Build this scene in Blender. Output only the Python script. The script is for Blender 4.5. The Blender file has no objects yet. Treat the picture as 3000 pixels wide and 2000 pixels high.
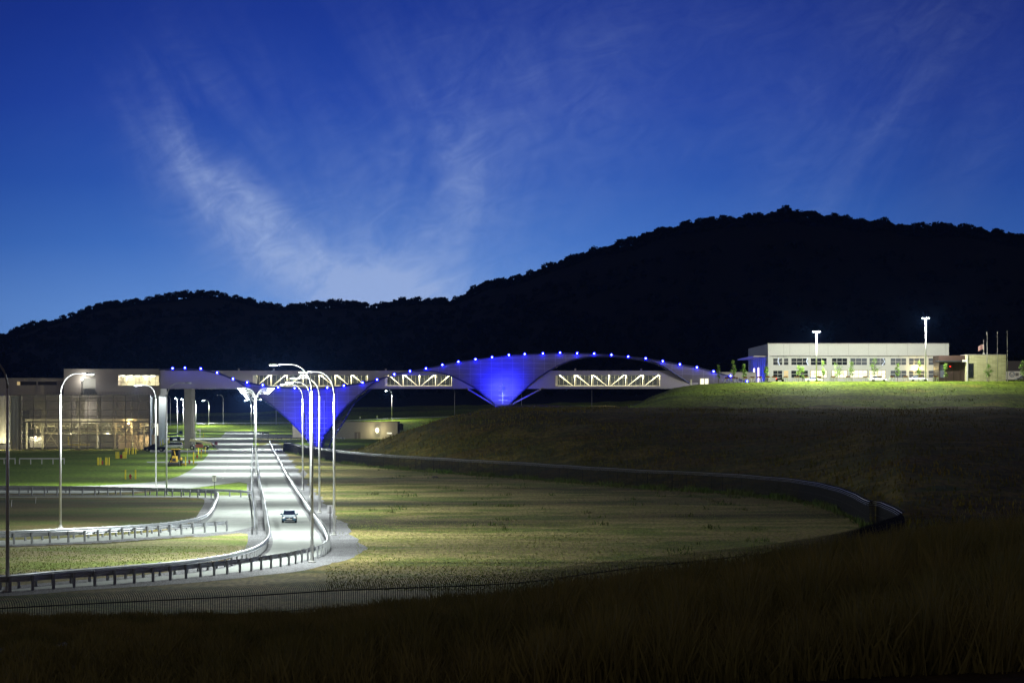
import bpy, math, random
import numpy as np
from mathutils import Vector, Matrix

random.seed(7)
rng = np.random.default_rng(7)
SC = bpy.context.scene
COL = SC.collection

# ------------------------------------------------------------------ camera
F = 7300.0          # focal length in pixels of the 3000 px wide photograph
HC = 11.0           # eye height above the roads
HY = 1191.0         # eye-level row
cam_d = bpy.data.cameras.new('camera')
cam = bpy.data.objects.new('camera', cam_d)
COL.objects.link(cam)
cam.location = (0, 0, HC)
cam.rotation_euler = (math.radians(90), 0, 0)
cam_d.sensor_width = 36.0
cam_d.lens = F / 3000.0 * 36.0
cam_d.shift_y = (HY - 1000.0) / 3000.0
cam_d.clip_start = 1.0
cam_d.clip_end = 9000.0
SC.camera = cam

# ------------------------------------------------------------------ world: dusk sky
SC.view_settings.view_transform = 'Standard'
SC.view_settings.look = 'None'
SC.view_settings.exposure = 0.0
SC.view_settings.gamma = 1.0
world = bpy.data.worlds.new("World")
SC.world = world
world.use_nodes = True


class NT:
    """small expression helper for node trees"""
    def __init__(self, nt):
        self.nt = nt

    def node(self, t, **kw):
        n = self.nt.nodes.new(t)
        for k, v in kw.items():
            setattr(n, k, v)
        return n

    def put(self, sock, v):
        if isinstance(v, bpy.types.NodeSocket):
            self.nt.links.new(v, sock)
        else:
            sock.default_value = v

    def m(self, op, a, b=None, c=None, clamp=False):
        n = self.node('ShaderNodeMath', operation=op)
        n.use_clamp = clamp
        for i, v in enumerate((a, b, c)):
            if v is not None:
                self.put(n.inputs[i], v)
        return n.outputs[0]

    def ramp(self, fac, stops, interp='LINEAR'):
        n = self.node('ShaderNodeValToRGB')
        cr = n.color_ramp
        cr.interpolation = interp
        while len(cr.elements) < len(stops):
            cr.elements.new(0.5)
        for e, (p, c) in zip(cr.elements, stops):
            e.position = p
            e.color = (*c, 1) if len(c) == 3 else c
        self.put(n.inputs[0], fac)
        return n.outputs[0]

    def mix(self, fac, a, b, bt='MIX'):
        n = self.node('ShaderNodeMix', data_type='RGBA', blend_type=bt)
        self.put(n.inputs[0], fac)
        for s, v in ((n.inputs[6], a), (n.inputs[7], b)):
            if isinstance(v, tuple) and len(v) == 3:
                v = (*v, 1)
            self.put(s, v)
        return n.outputs[2]

    def noise(self, vec, scale, detail=4, rough=0.55, dist=0.0):
        n = self.node('ShaderNodeTexNoise')
        if vec is not None:
            self.put(n.inputs['Vector'], vec)
        n.inputs['Scale'].default_value = scale
        n.inputs['Detail'].default_value = detail
        n.inputs['Roughness'].default_value = rough
        n.inputs['Distortion'].default_value = dist
        return n.outputs[0]

    def xyz(self, x, y, z):
        n = self.node('ShaderNodeCombineXYZ')
        self.put(n.inputs[0], x); self.put(n.inputs[1], y); self.put(n.inputs[2], z)
        return n.outputs[0]


nt = world.node_tree
nt.nodes.clear()
w = NT(nt)
tc = w.node('ShaderNodeTexCoord')
sep = w.node('ShaderNodeSeparateXYZ')
nt.links.new(tc.outputs['Generated'], sep.inputs[0])
dx, dy, dz = sep.outputs
ay = w.m('MAXIMUM', w.m('ABSOLUTE', dy), 0.05)
U = w.m('MULTIPLY', w.m('DIVIDE', dx, ay), 7.3)      # azimuth, 1 = 1000 photo px
V = w.m('MULTIPLY', w.m('DIVIDE', dz, ay), 7.3)      # elevation
grad = w.ramp(w.m('DIVIDE', V, 1.6), [
    (0.0, (0.22, 0.42, 0.82)), (0.18, (0.135, 0.31, 0.74)), (0.30, (0.056, 0.185, 0.61)),
    (0.42, (0.024, 0.105, 0.49)), (0.56, (0.014, 0.062, 0.40)), (0.72, (0.008, 0.037, 0.30)),
    (1.0, (0.006, 0.026, 0.22))])
# the glow sits left of centre, both sides are deeper blue
side = w.m('SUBTRACT', 1.0, w.m('MULTIPLY', w.m('POWER', w.m('ABSOLUTE', w.m('ADD', U, 0.25)), 2.0), 0.20), clamp=True)
side = w.m('MAXIMUM', side, 0.55)
grad = w.mix(1.0, grad, w.xyz(side, w.m('POWER', side, 0.8), w.m('POWER', side, 0.6)), 'MULTIPLY')


def blob(cx, cy, ang, la, lb):
    """gaussian patch of cirrus, centre in sky units, ang in degrees"""
    ca, sa = math.cos(math.radians(ang)), math.sin(math.radians(ang))
    x = w.m('SUBTRACT', U, cx); y = w.m('SUBTRACT', V, cy)
    p = w.m('ADD', w.m('MULTIPLY', x, ca), w.m('MULTIPLY', y, sa))
    q = w.m('SUBTRACT', w.m('MULTIPLY', y, ca), w.m('MULTIPLY', x, sa))
    e = w.m('ADD', w.m('POWER', w.m('ABSOLUTE', w.m('DIVIDE', p, la)), 2.0), w.m('POWER', w.m('ABSOLUTE', w.m('DIVIDE', q, lb)), 2.0))
    return w.m('EXPONENT', w.m('MULTIPLY', e, -1.0))


def streaks(ang, sx, sy, seed, lo=0.42, hi=0.75, dist=0.6):
    ca, sa = math.cos(math.radians(ang)), math.sin(math.radians(ang))
    p = w.m('ADD', w.m('MULTIPLY', U, ca), w.m('MULTIPLY', V, sa))
    q = w.m('SUBTRACT', w.m('MULTIPLY', V, ca), w.m('MULTIPLY', U, sa))
    n = w.noise(w.xyz(w.m('MULTIPLY', p, sx), w.m('MULTIPLY', q, sy), seed), 1.0, 7, 0.6, dist)
    return w.m('DIVIDE', w.m('SUBTRACT', n, lo), hi - lo, clamp=True)


s1 = streaks(-42, 1.4, 5.0, 3.1, 0.34, 0.80)
s2 = streaks(78, 1.0, 3.6, 9.4, 0.38, 0.80)
s3 = streaks(-62, 1.2, 5.5, 5.7, 0.40, 0.80)
cl = w.m('MULTIPLY', blob(-0.78, 0.54, -42, 0.27, 0.085), w.m('MULTIPLY', w.m('ADD', s1, 0.12), 0.56))
cl = w.m('ADD', cl, w.m('MULTIPLY', blob(-0.90, 0.66, -55, 0.22, 0.10), w.m('MULTIPLY', s3, 0.35)))
cl = w.m('ADD', cl, w.m('MULTIPLY', blob(-0.60, 0.42, -38, 0.35, 0.16), w.m('MULTIPLY', s2, 0.35)))
cl = w.m('ADD', cl, w.m('MULTIPLY', blob(-0.40, 0.34, -12, 0.26, 0.09), w.m('MULTIPLY', w.m('ADD', s1, 0.8), 0.36)))
cl = w.m('ADD', cl, w.m('MULTIPLY', blob(-0.18, 0.62, 78, 0.36, 0.14), w.m('MULTIPLY', s2, 0.34)))
cl = w.m('ADD', cl, w.m('MULTIPLY', blob(-0.92, 0.82, -60, 0.26, 0.16), w.m('MULTIPLY', s3, 0.12)))
cl = w.m('ADD', cl, w.m('MULTIPLY', blob(-0.30, 0.75, 30, 0.7, 0.40), w.m('MULTIPLY', s3, 0.10)))
cl = w.m('ADD', cl, w.m('MULTIPLY', blob(1.05, 0.75, 60, 0.55, 0.30), w.m('MULTIPLY', streaks(55, 1.0, 3.0, 2.2, 0.35, 0.8), 0.14)))
cl = w.m('ADD', cl, w.m('MULTIPLY', blob(0.2, 1.0, 0, 1.4, 0.4), w.m('MULTIPLY', streaks(35, 0.8, 2.4, 7.7, 0.4, 0.8), 0.06)))
cl = w.m('ADD', cl, w.m('MULTIPLY', blob(-0.38, 0.33, 4, 0.15, 0.07), 0.36))
cl = w.m('ADD', cl, w.m('MULTIPLY', blob(-0.55, 0.40, -25, 0.40, 0.16), w.m('MULTIPLY', w.m('ADD', s1, 0.3), 0.15)))
cl = w.m('ADD', cl, w.m('MULTIPLY', blob(-0.15, 0.50, 60, 0.65, 0.35), w.m('MULTIPLY', w.m('ADD', s2, 0.5), 0.11)))
fth = w.noise(w.xyz(w.m('MULTIPLY', w.m('ADD', U, w.m('MULTIPLY', V, 0.7)), 5.0), w.m('MULTIPLY', w.m('SUBTRACT', V, w.m('MULTIPLY', U, 0.5)), 11.0), 4.2), 1.0, 8, 0.68, 1.4)
cl = w.m('MULTIPLY', cl, w.m('ADD', 0.35, w.m('MULTIPLY', w.m('SUBTRACT', fth, 0.22), 2.3)))
cl = w.m('MAXIMUM', 0.0, w.m('MINIMUM', cl, 0.75))
front = w.mix(cl, grad, (0.38, 0.50, 0.80))
# dusk light of the rest of the sky
upc = w.mix(w.m('MULTIPLY', w.m('ADD', dz, 0.0), 1.4, clamp=True), (0.105, 0.082, 0.070), (0.026, 0.022, 0.026))
behind = w.m('SUBTRACT', 0.5, w.m('MULTIPLY', dy, 4.0), clamp=True)
over = w.m('MULTIPLY', w.m('SUBTRACT', dz, 0.2), 3.0, clamp=True)
skycol = w.mix(w.m('MAXIMUM', behind, over), front, upc)
skt = w.node('ShaderNodeTexSky', sky_type='NISHITA')
skt.sun_disc = False
skt.sun_elevation = math.radians(-3.0)
skt.sun_rotation = math.radians(-8.0)
skm = w.mix(1.0, skt.outputs[0], (0.010, 0.010, 0.010), 'MULTIPLY')
skycol = w.mix(1.0, skycol, skm, 'ADD')
bg = w.node('ShaderNodeBackground')
nt.links.new(skycol, bg.inputs[0])
bg.inputs[1].default_value = 1.0
wo = w.node('ShaderNodeOutputWorld')
nt.links.new(bg.outputs[0], wo.inputs[0])


# ------------------------------------------------------------------ photo -> place
def W(px, py, D):
    return Vector(((px - 1500.0) / F * D, D, HC + (HY - py) / F * D))


def G(px, py, z=0.0):
    D = (HC - z) * F / (py - HY)
    return Vector(((px - 1500.0) / F * D, D, z))


def ip(x, pts):
    if x <= pts[0][0]:
        return pts[0][1]
    for (a, va), (b, vb) in zip(pts, pts[1:]):
        if x <= b:
            t = (x - a) / (b - a)
            return va + (vb - va) * t
    return pts[-1][1]


# ------------------------------------------------------------------ materials
MATS = {}


def mat(name, col, rough=0.6, metal=0.0, var=0.0, vscale=3.0, bump=0.0, bscale=20.0, emit=None, estr=0.0, col2=None, spec=None):
    if name in MATS:
        return MATS[name]
    m = bpy.data.materials.new(name)
    m.use_nodes = True
    t = m.node_tree
    n = NT(t)
    b = t.nodes['Principled BSDF']
    b.inputs['Roughness'].default_value = rough
    b.inputs['Metallic'].default_value = metal
    if spec is not None:
        b.inputs['Specular IOR Level'].default_value = spec
    b.inputs['Base Color'].default_value = (*col, 1)
    tcn = n.node('ShaderNodeTexCoord')
    if var > 0 or col2:
        nz = n.noise(tcn.outputs['Object'], vscale, 5, 0.6)
        c2 = col2 or tuple(c * (1 - var) for c in col)
        c1 = col if col2 else tuple(min(1, c * (1 + var)) for c in col)
        t.links.new(n.ramp(nz, [(0.3, c2), (0.7, c1)]), b.inputs['Base Color'])
    if bump > 0:
        bn = n.node('ShaderNodeBump')
        bn.inputs['Strength'].default_value = bump
        bn.inputs['Distance'].default_value = 0.1
        t.links.new(n.noise(tcn.outputs['Object'], bscale, 4), bn.inputs['Height'])
        t.links.new(bn.outputs[0], b.inputs['Normal'])
    if emit:
        b.inputs['Emission Color'].default_value = (*emit, 1)
        b.inputs['Emission Strength'].default_value = estr
    MATS[name] = m
    return m


def ground_mat(name, colors, scale, streak=1.0, fine=6.0, bump=0.5, extra=None):
    """grass / gravel / concrete: broad patches times fine grain, in object (world) metres"""
    m = bpy.data.materials.new(name)
    m.use_nodes = True
    t = m.node_tree
    n = NT(t)
    b = t.nodes['Principled BSDF']
    b.inputs['Roughness'].default_value = 0.95
    b.inputs['Specular IOR Level'].default_value = 0.15
    tcn = n.node('ShaderNodeTexCoord')
    mp = n.node('ShaderNodeMapping')
    t.links.new(tcn.outputs['Object'], mp.inputs[0])
    mp.inputs['Scale'].default_value = (streak, 1, 1)
    big = n.noise(mp.outputs[0], scale, 6, 0.62, 0.4)
    k = len(colors)
    c = n.ramp(big, [(0.32 + 0.36 * i / max(1, k - 1), cc) for i, cc in enumerate(colors)])
    mp2 = n.node('ShaderNodeMapping')
    t.links.new(tcn.outputs['Object'], mp2.inputs[0])
    mp2.inputs['Scale'].default_value = (1.0, 0.22, 1)
    fn = n.noise(mp2.outputs[0], fine, 3, 0.7)
    g_ = 0.9 if name == 'concrete' else 0.45
    c = n.mix(1.0, c, n.ramp(fn, [(0.3, (g_, g_, g_)), (0.7, (2 - g_,) * 3)]), 'MULTIPLY')
    if extra:
        c = extra(n, t, tcn, c)
    t.links.new(c, b.inputs['Base Color'])
    if bump:
        bn = n.node('ShaderNodeBump')
        bn.inputs['Strength'].default_value = bump
        bn.inputs['Distance'].default_value = 0.25
        t.links.new(n.noise(tcn.outputs['Object'], fine * 0.5, 4, 0.7), bn.inputs['Height'])
        t.links.new(bn.outputs[0], b.inputs['Normal'])
    MATS[name] = m
    return m


def patches(n, t, tcn, c):
    mp_ = n.node('ShaderNodeMapping')
    t.links.new(tcn.outputs['Object'], mp_.inputs[0])
    mp_.inputs['Scale'].default_value = (0.35, 1, 1)
    nz = n.noise(mp_.outputs[0], 0.035, 3, 0.5, 0.5)
    return n.mix(1.0, c, n.ramp(nz, [(0.38, (0.42, 0.40, 0.36)), (0.62, (1.15, 1.15, 1.12))]), 'MULTIPLY')


ground_mat('meadow', [(0.070, 0.090, 0.013), (0.15, 0.145, 0.035), (0.27, 0.22, 0.09), (0.095, 0.125, 0.018), (0.18, 0.155, 0.05)], 0.07, 0.6, 3.0, 1.0, patches)
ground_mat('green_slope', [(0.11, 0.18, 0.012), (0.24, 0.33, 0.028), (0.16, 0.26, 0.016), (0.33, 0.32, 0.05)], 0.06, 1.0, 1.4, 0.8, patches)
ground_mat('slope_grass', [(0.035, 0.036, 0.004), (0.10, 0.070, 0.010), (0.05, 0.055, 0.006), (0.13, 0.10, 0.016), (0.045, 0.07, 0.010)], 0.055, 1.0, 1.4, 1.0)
ground_mat('bank', [(0.03, 0.022, 0.010), (0.06, 0.042, 0.016), (0.035, 0.035, 0.012)], 0.2, 1.0, 4.0, 0.8)
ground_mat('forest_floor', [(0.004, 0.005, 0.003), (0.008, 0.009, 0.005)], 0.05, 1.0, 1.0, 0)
ground_mat('lawn', [(0.09, 0.15, 0.010), (0.14, 0.23, 0.016), (0.17, 0.22, 0.03)], 0.06, 0.7, 2.2, 0.4)
ground_mat('dry_grass', [(0.20, 0.18, 0.07), (0.32, 0.27, 0.14), (0.15, 0.21, 0.035), (0.30, 0.25, 0.12)], 0.09, 0.6, 5.0, 0.5)
ground_mat('brown_grass', [(0.07, 0.095, 0.018), (0.14, 0.11, 0.045), (0.08, 0.115, 0.02), (0.19, 0.15, 0.07)], 0.09, 0.7, 5.0, 0.5, patches)
ground_mat('gravel', [(0.15, 0.15, 0.16), (0.23, 0.23, 0.24)], 0.3, 1.0, 14.0, 0.6)


def lamp_bands(n, t, tcn, c):
    # concrete: lamp pools painted in as light and dark bands across the lanes
    sp = n.node('ShaderNodeSeparateXYZ')
    t.links.new(tcn.outputs['Object'], sp.inputs[0])
    v = n.xyz(0.0, n.m('MULTIPLY', sp.outputs[1], 1.0), 0.0)
    nz = n.noise(v, 0.085, 3, 0.6)
    return n.mix(1.0, c, n.ramp(nz, [(0.36, (0.80, 0.82, 0.80)), (0.60, (1.08, 1.08, 1.08))]), 'MULTIPLY')


ground_mat('concrete', [(0.27, 0.285, 0.27), (0.34, 0.355, 0.34)], 0.05, 1.0, 0.6, 0.1, lamp_bands)
galv = mat('galvanised', (0.55, 0.57, 0.60), 0.38, 0.75, var=0.12, vscale=1.5)
steel_post = mat('post_steel', (0.30, 0.31, 0.32), 0.55, 0.4, var=0.2, vscale=3)
pole_m = mat('pole_paint', (0.62, 0.62, 0.62), 0.45, 0.3, var=0.06)
arm_m = mat('arm_paint', (0.22, 0.22, 0.22), 0.5, 0.3)
head_m = mat('lamp_housing', (0.20, 0.21, 0.22), 0.5, 0.4)
lens_m = mat('lamp_lens', (0.9, 0.95, 0.9), 0.4, emit=(0.92, 1.0, 0.93), estr=22.0)
lens_big = mat('lamp_globe', (0.9, 0.95, 0.9), 0.4, emit=(0.92, 1.0, 0.93), estr=60.0)
lens_off = mat('dead_lens', (0.25, 0.27, 0.27), 0.3)
conc_m = mat('column_concrete', (0.11, 0.10, 0.09), 0.85, var=0.12, vscale=0.6, bump=0.3)
clad = mat('wall_panel', (0.33, 0.295, 0.29), 0.6, 0.0, var=0.05, vscale=0.2)
clad_lo = mat('panel_seam', (0.30, 0.28, 0.28), 0.7)
paint_w = mat('white_paint_flat', (0.85, 0.85, 0.83), 0.5)
white_clad = mat('white_cladding', (0.54, 0.535, 0.52), 0.55, var=0.04, vscale=0.3)
dark_metal = mat('dark_metal', (0.035, 0.035, 0.04), 0.5, 0.3)
black_m = mat('black_rubber', (0.012, 0.012, 0.013), 0.8)
cream = mat('cream_steel', (0.72, 0.69, 0.50), 0.5, var=0.08, vscale=1)
yellow = mat('safety_yellow', (0.75, 0.62, 0.03), 0.5, var=0.06, vscale=4)
red_m = mat('hydrant_red', (0.35, 0.03, 0.02), 0.5)
glass_d = mat('dark_glass', (0.012, 0.016, 0.022), 0.12, spec=0.8)
chrome = mat('chrome', (0.8, 0.8, 0.82), 0.2, 1.0)
fence_m = mat('fence_steel', (0.010, 0.010, 0.012), 0.7, 0.0, spec=0.15)
wire_m = mat('fence_wire', (0.55, 0.57, 0.60), 0.35, 0.7)
sign_back = mat('sign_back', (0.36, 0.35, 0.37), 0.5, 0.5)
sign_white = mat('sign_white', (0.72, 0.71, 0.66), 0.5)
sign_black = mat('sign_black', (0.02, 0.02, 0.02), 0.6)
bark = mat('bark', (0.10, 0.075, 0.05), 0.9, var=0.3, vscale=2)
leaf = mat('leaf', (0.30, 0.48, 0.08), 0.7, col2=(0.14, 0.26, 0.05), vscale=1.2)
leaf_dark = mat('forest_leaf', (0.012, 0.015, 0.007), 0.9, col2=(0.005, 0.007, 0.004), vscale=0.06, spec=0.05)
grass_tall = mat('tall_grass', (0.42, 0.36, 0.13), 0.9, col2=(0.15, 0.18, 0.06), vscale=0.12, spec=0.05)
weed_m = mat('weed_green', (0.050, 0.105, 0.018), 0.8, col2=(0.09, 0.085, 0.03), vscale=0.15, spec=0.1)


# ------------------------------------------------------------------ mesh builder
class MB:
    def __init__(self):
        self.v = []
        self.f = []

    def quad(self, a, b, c, d):
        n = len(self.v)
        self.v += [tuple(a), tuple(b), tuple(c), tuple(d)]
        self.f.append((n, n + 1, n + 2, n + 3))
        return self

    def box(self, x0, x1, y0, y1, z0, z1):
        n = len(self.v)
        self.v += [(x0, y0, z0), (x1, y0, z0), (x1, y1, z0), (x0, y1, z0), (x0, y0, z1), (x1, y0, z1), (x1, y1, z1), (x0, y1, z1)]
        self.f += [(n, n + 3, n + 2, n + 1), (n + 4, n + 5, n + 6, n + 7), (n, n + 1, n + 5, n + 4), (n + 1, n + 2, n + 6, n + 5), (n + 2, n + 3, n + 7, n + 6), (n + 3, n, n + 4, n + 7)]
        return self

    def tube(self, path, r, seg=8, cap=True):
        path = [Vector(p) for p in path]
        rs = r if isinstance(r, (list, tuple)) else [r] * len(path)
        rings = []
        for i, p in enumerate(path):
            a = path[max(0, i - 1)]; b = path[min(len(path) - 1, i + 1)]
            d = (b - a).normalized()
            up = Vector((0, 0, 1)) if abs(d.z) < 0.95 else Vector((0, 1, 0))
            s = d.cross(up).normalized(); t = s.cross(d).normalized()
            n = len(self.v)
            for k in range(seg):
                an = 2 * math.pi * k / seg
                self.v.append(tuple(p + s * math.cos(an) * rs[i] + t * math.sin(an) * rs[i]))
            rings.append(n)
        for a, b in zip(rings, rings[1:]):
            for k in range(seg):
                k2 = (k + 1) % seg
                self.f.append((a + k, a + k2, b + k2, b + k))
        if cap:
            self.f.append(tuple(rings[0] + k for k in range(seg))[::-1])
            self.f.append(tuple(rings[-1] + k for k in range(seg)))
        return self

    def bar(self, a, b, wd, hg=None):
        """rectangular bar from a to b"""
        a = Vector(a); b = Vector(b); hg = hg or wd
        d = (b - a).normalized()
        up = Vector((0, 1, 0)) if abs(d.y) < 0.9 else Vector((0, 0, 1))
        s = d.cross(up).normalized() * wd / 2
        t = s.cross(d).normalized() * hg / 2
        n = len(self.v)
        for p in (a, b):
            for q in (-s - t, s - t, s + t, -s + t):
                self.v.append(tuple(p + q))
        self.f += [(n, n + 1, n + 2, n + 3), (n + 7, n + 6, n + 5, n + 4)] + [(n + k, n + 4 + k, n + 4 + (k + 1) % 4, n + (k + 1) % 4) for k in range(4)]
        return self

    def loft(self, rings, cap=True):
        base = []
        k = len(rings[0])
        for r in rings:
            base.append(len(self.v))
            self.v += [tuple(p) for p in r]
        for a, b in zip(base, base[1:]):
            for i in range(k):
                j = (i + 1) % k
                self.f.append((a + i, a + j, b + j, b + i))
        if cap:
            self.f.append(tuple(base[0] + i for i in range(k))[::-1])
            self.f.append(tuple(base[-1] + i for i in range(k)))
        return self

    def ball(self, c, rx, ry=None, rz=None, su=10, sv=6):
        ry = ry or rx; rz = rz or rx
        n = len(self.v)
        for j in range(1, sv):
            for i in range(su):
                th = math.pi * j / sv; ph = 2 * math.pi * i / su
                self.v.append((c[0] + rx * math.sin(th) * math.cos(ph), c[1] + ry * math.sin(th) * math.sin(ph), c[2] + rz * math.cos(th)))
        t = len(self.v); self.v.append((c[0], c[1], c[2] + rz)); self.v.append((c[0], c[1], c[2] - rz))
        for j in range(sv - 2):
            for i in range(su):
                i2 = (i + 1) % su
                self.f.append((n + j * su + i, n + (j + 1) * su + i, n + (j + 1) * su + i2, n + j * su + i2))
        for i in range(su):
            i2 = (i + 1) % su
            self.f.append((t, n + i, n + i2)); self.f.append((t + 1, n + (sv - 2) * su + i2, n + (sv - 2) * su + i))
        return self

    def grid(self, rows):
        n = len(self.v); k = len(rows[0])
        for r in rows:
            self.v += [tuple(p) for p in r]
        for j in range(len(rows) - 1):
            for i in range(k - 1):
                a = n + j * k + i
                self.f.append((a, a + 1, a + k + 1, a + k))
        return self

    def build(self, name, m=None, parent=None, smooth=False, loc=None):
        me = bpy.data.meshes.new(name)
        me.from_pydata(self.v, [], self.f)
        if smooth:
            me.polygons.foreach_set('use_smooth', [True] * len(me.polygons))
        me.update()
        o = bpy.data.objects.new(name, me)
        COL.objects.link(o)
        if m:
            me.materials.append(m)
        if parent:
            o.parent = parent
        if loc is not None:
            o.location = loc
        return o


def tag(o, label=None, cat=None, group=None, kind=None):
    if label: o['label'] = label
    if cat: o['category'] = cat
    if group: o['group'] = group
    if kind: o['kind'] = kind
    return o


def empty(name, loc, label, cat, group=None, rz=0.0):
    o = bpy.data.objects.new(name, None)
    COL.objects.link(o)
    o.location = loc
    o.rotation_euler = (0, 0, rz)
    return tag(o, label, cat, group)


def copy_tree(o, parent=None, kids=None):
    c = o.copy()
    COL.objects.link(c)
    c.parent = parent
    for ch in list(o.children):
        copy_tree(ch, c)
    return c


def dup(proto, loc, rz, label, group=None):
    c = copy_tree(proto)
    c.location = loc
    c.rotation_euler = (0, 0, rz)
    c['label'] = label
    if group: c['group'] = group
    return c


ORD = ['first', 'second', 'third', 'fourth', 'fifth', 'sixth', 'seventh', 'eighth', 'ninth', 'tenth', 'eleventh', 'twelfth', 'thirteenth', 'fourteenth', 'fifteenth', 'sixteenth', 'seventeenth', 'eighteenth', 'nineteenth', 'twentieth', 'twenty-first', 'twenty-second', 'twenty-third']


def point_light(name, loc, power, col=(1, 1, 1), r=0.2, parent=None, blend=None, spot=None, rot=None):
    ld = bpy.data.lights.new(name, 'SPOT' if spot else 'POINT')
    ld.energy = power
    ld.color = col
    ld.shadow_soft_size = r
    if spot:
        ld.spot_size = math.radians(spot)
        ld.spot_blend = blend or 0.6
    o = bpy.data.objects.new(name, ld)
    COL.objects.link(o)
    o.location = loc
    if rot: o.rotation_euler = rot
    if parent: o.parent = parent
    return o


def np_mesh(name, V_, Fq, m, nper):
    """V_ (n,3) verts, faces of nper verts each in order"""
    me = bpy.data.meshes.new(name)
    nv = len(V_); nf = nv // nper if Fq is None else len(Fq)
    me.vertices.add(nv)
    me.vertices.foreach_set('co', np.asarray(V_, dtype=np.float32).ravel())
    idx = np.arange(nv, dtype=np.int32) if Fq is None else np.asarray(Fq, dtype=np.int32).ravel()
    me.loops.add(len(idx))
    me.loops.foreach_set('vertex_index', idx)
    me.polygons.add(nf)
    me.polygons.foreach_set('loop_start', np.arange(0, len(idx), nper, dtype=np.int32))
    me.update(calc_edges=True)
    me.materials.append(m)
    o = bpy.data.objects.new(name, me)
    COL.objects.link(o)
    return o


# ------------------------------------------------------------------ terrain
FEN = [(830, 613), (900, 546), (1000, 487), (1115, 452), (1230, 430), (1400, 402), (1500, 390), (1700, 361), (1900, 339), (2100, 324), (2300, 300), (2400, 280), (2480, 255), (2540, 228), (2575, 226), (2640, 203)]
SS = [(900, 1.0), (1500, 1.08), (2200, 1.3), (2600, 1.55), (3000, 1.72), (3600, 1.8)]
MH = [(1000, 0.2), (1030, 1.6), (1120, 4.4), (1200, 6.3), (1260, 7.8), (1330, 9.2), (1400, 9.9), (1500, 10.4), (1600, 10.3), (3000, 10.3), (3700, 10.3)]
A6 = [(1290, 0.0), (1400, 8.5), (1450, 11.3), (1850, 11.0), (1950, 14.2), (2010, 16.3), (2100, 16.9), (2250, 17.2), (3700, 17.4)]
A5 = [(1290, 0.0), (1400, 8.0), (1450, 10.9), (1820, 11.0), (1870, 11.8), (1900, 13.2), (1975, 15.6), (2040, 16.4), (2130, 16.8), (2250, 17.1), (3700, 17.4)]
C9 = [(1200, 0.0), (1500, 4.0), (1900, 8.0), (2050, 16.0), (2100, 17.3), (3700, 17.6)]
FR = [(400, 2.0), (500, 2.3), (850, 2.8), (1230, 5.1), (1500, 6.4), (1900, 9.0), (2100, 17.5), (3700, 18)]
RIDGE = [(-700, 1150), (-300, 1060), (0, 985), (100, 950), (200, 922), (300, 890), (400, 876), (500, 866), (590, 855), (640, 857), (700, 868), (760, 885), (830, 893), (900, 890), (1000, 886), (1100, 892), (1160, 877), (1260, 873), (1330, 875), (1370, 857), (1400, 840), (1430, 822), (1480, 820), (1540, 802), (1600, 777), (1680, 748), (1740, 724), (1800, 710), (1860, 701), (1920, 667), (2000, 652), (2100, 634), (2200, 627), (2280, 617), (2310, 612), (2370, 624), (2430, 624), (2500, 642), (2560, 642), (2600, 640), (2640, 652), (2720, 662), (2800, 659), (2870, 664), (2950, 687), (3000, 690), (3300, 760), (3700, 860)]
DR = [(1000, 2100), (2000, 1750), (3700, 1700)]


def prof(px):
    s = ip(px, SS)
    p = [(0, 9.3), (20 * s, 8.85), (45 * s, 7.0), (70 * s, ip(px, [(1200, 5.0), (2200, 4.55), (3000, 4.3)])), (88 * s, 2.2), (100 * s, 0.5), (106 * s, 0.0)]
    if px > 1000:
        f = ip(px, FEN + [(3000, 212), (3700, 220)]) + 4
        M = ip(px, MH)
        p += [(f, 0.0), (f + (500 - f) * 0.12, M * 0.16), (f + (500 - f) * 0.55, M * 0.70), (f + (500 - f) * 0.85, M * 0.95), (500, M)]
        if px > 1400:
            p += [(545, min(10.9, M + 0.1)), (608, ip(px, A5)), (640, ip(px, A6))]
        else:
            k = ip(px, [(1290, 0), (1400, 1)])
            p += [(550, M * (0.55 + 0.4 * k)), (608, ip(px, A5)), (640, ip(px, A6))]
    p += [(930, ip(px, C9)), (1135, ip(px, C9) if px > 1200 else 0.0), (1165, ip(px, FR)), (1205, ip(px, FR))]
    z15 = ip(px, [(0, 16), (700, 18), (1000, 23), (1900, 24), (2100, 34), (3000, 40)])
    d = ip(px, DR)
    zr = HC + (HY - ip(px, RIDGE) - 13) / F * d
    p += [(1480, z15), (1480 + (d - 1480) * 0.5, z15 + (zr - z15) * 0.42), (d, zr), (d * 1.1, zr * 0.8), (d * 1.5, 20), (6500, 10)]
    return p


def TZ(px, D):
    return ip(D, prof(px))


def TP(px, D, dz=0.0):
    """point on the terrain at photo column px and distance D"""
    return Vector(((px - 1500.0) / F * D, D, TZ(px, D) + dz))


cols = [-2500, -1500, -1000] + list(range(-700, 3701, 20)) + [4000, 4500, 5500]
rows = [2, 6, 12, 18] + list(range(24, 240, 4)) + list(range(240, 700, 10)) + list(range(700, 1240, 20)) + list(range(1260, 1600, 40)) + list(range(1600, 2200, 10)) + list(range(2200, 2500, 40)) + [2700, 3200, 4000, 5200, 6500]
tv = np.zeros((len(rows), len(cols), 3), dtype=np.float32)
for ci, c in enumerate(cols):
    pr = prof(c)
    for ri, D in enumerate(rows):
        z = ip(D, pr)
        if z > 0.3:
            x_ = (c - 1500) / F * D
            z += (0.0 if 585 < D < 760 and c > 1800 else 0.38 if D > 420 and c > 1350 else 0.16) * min(1, z) * (math.sin(x_ * 0.21 + D * 0.05) * math.sin(D * 0.083 + x_ * 0.04) + 0.5 * math.sin(x_ * 0.5 + 1.7) * math.sin(D * 0.19))
        tv[ri, ci] = ((c - 1500) / F * D, D, z)
nr, nc = len(rows), len(cols)
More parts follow.
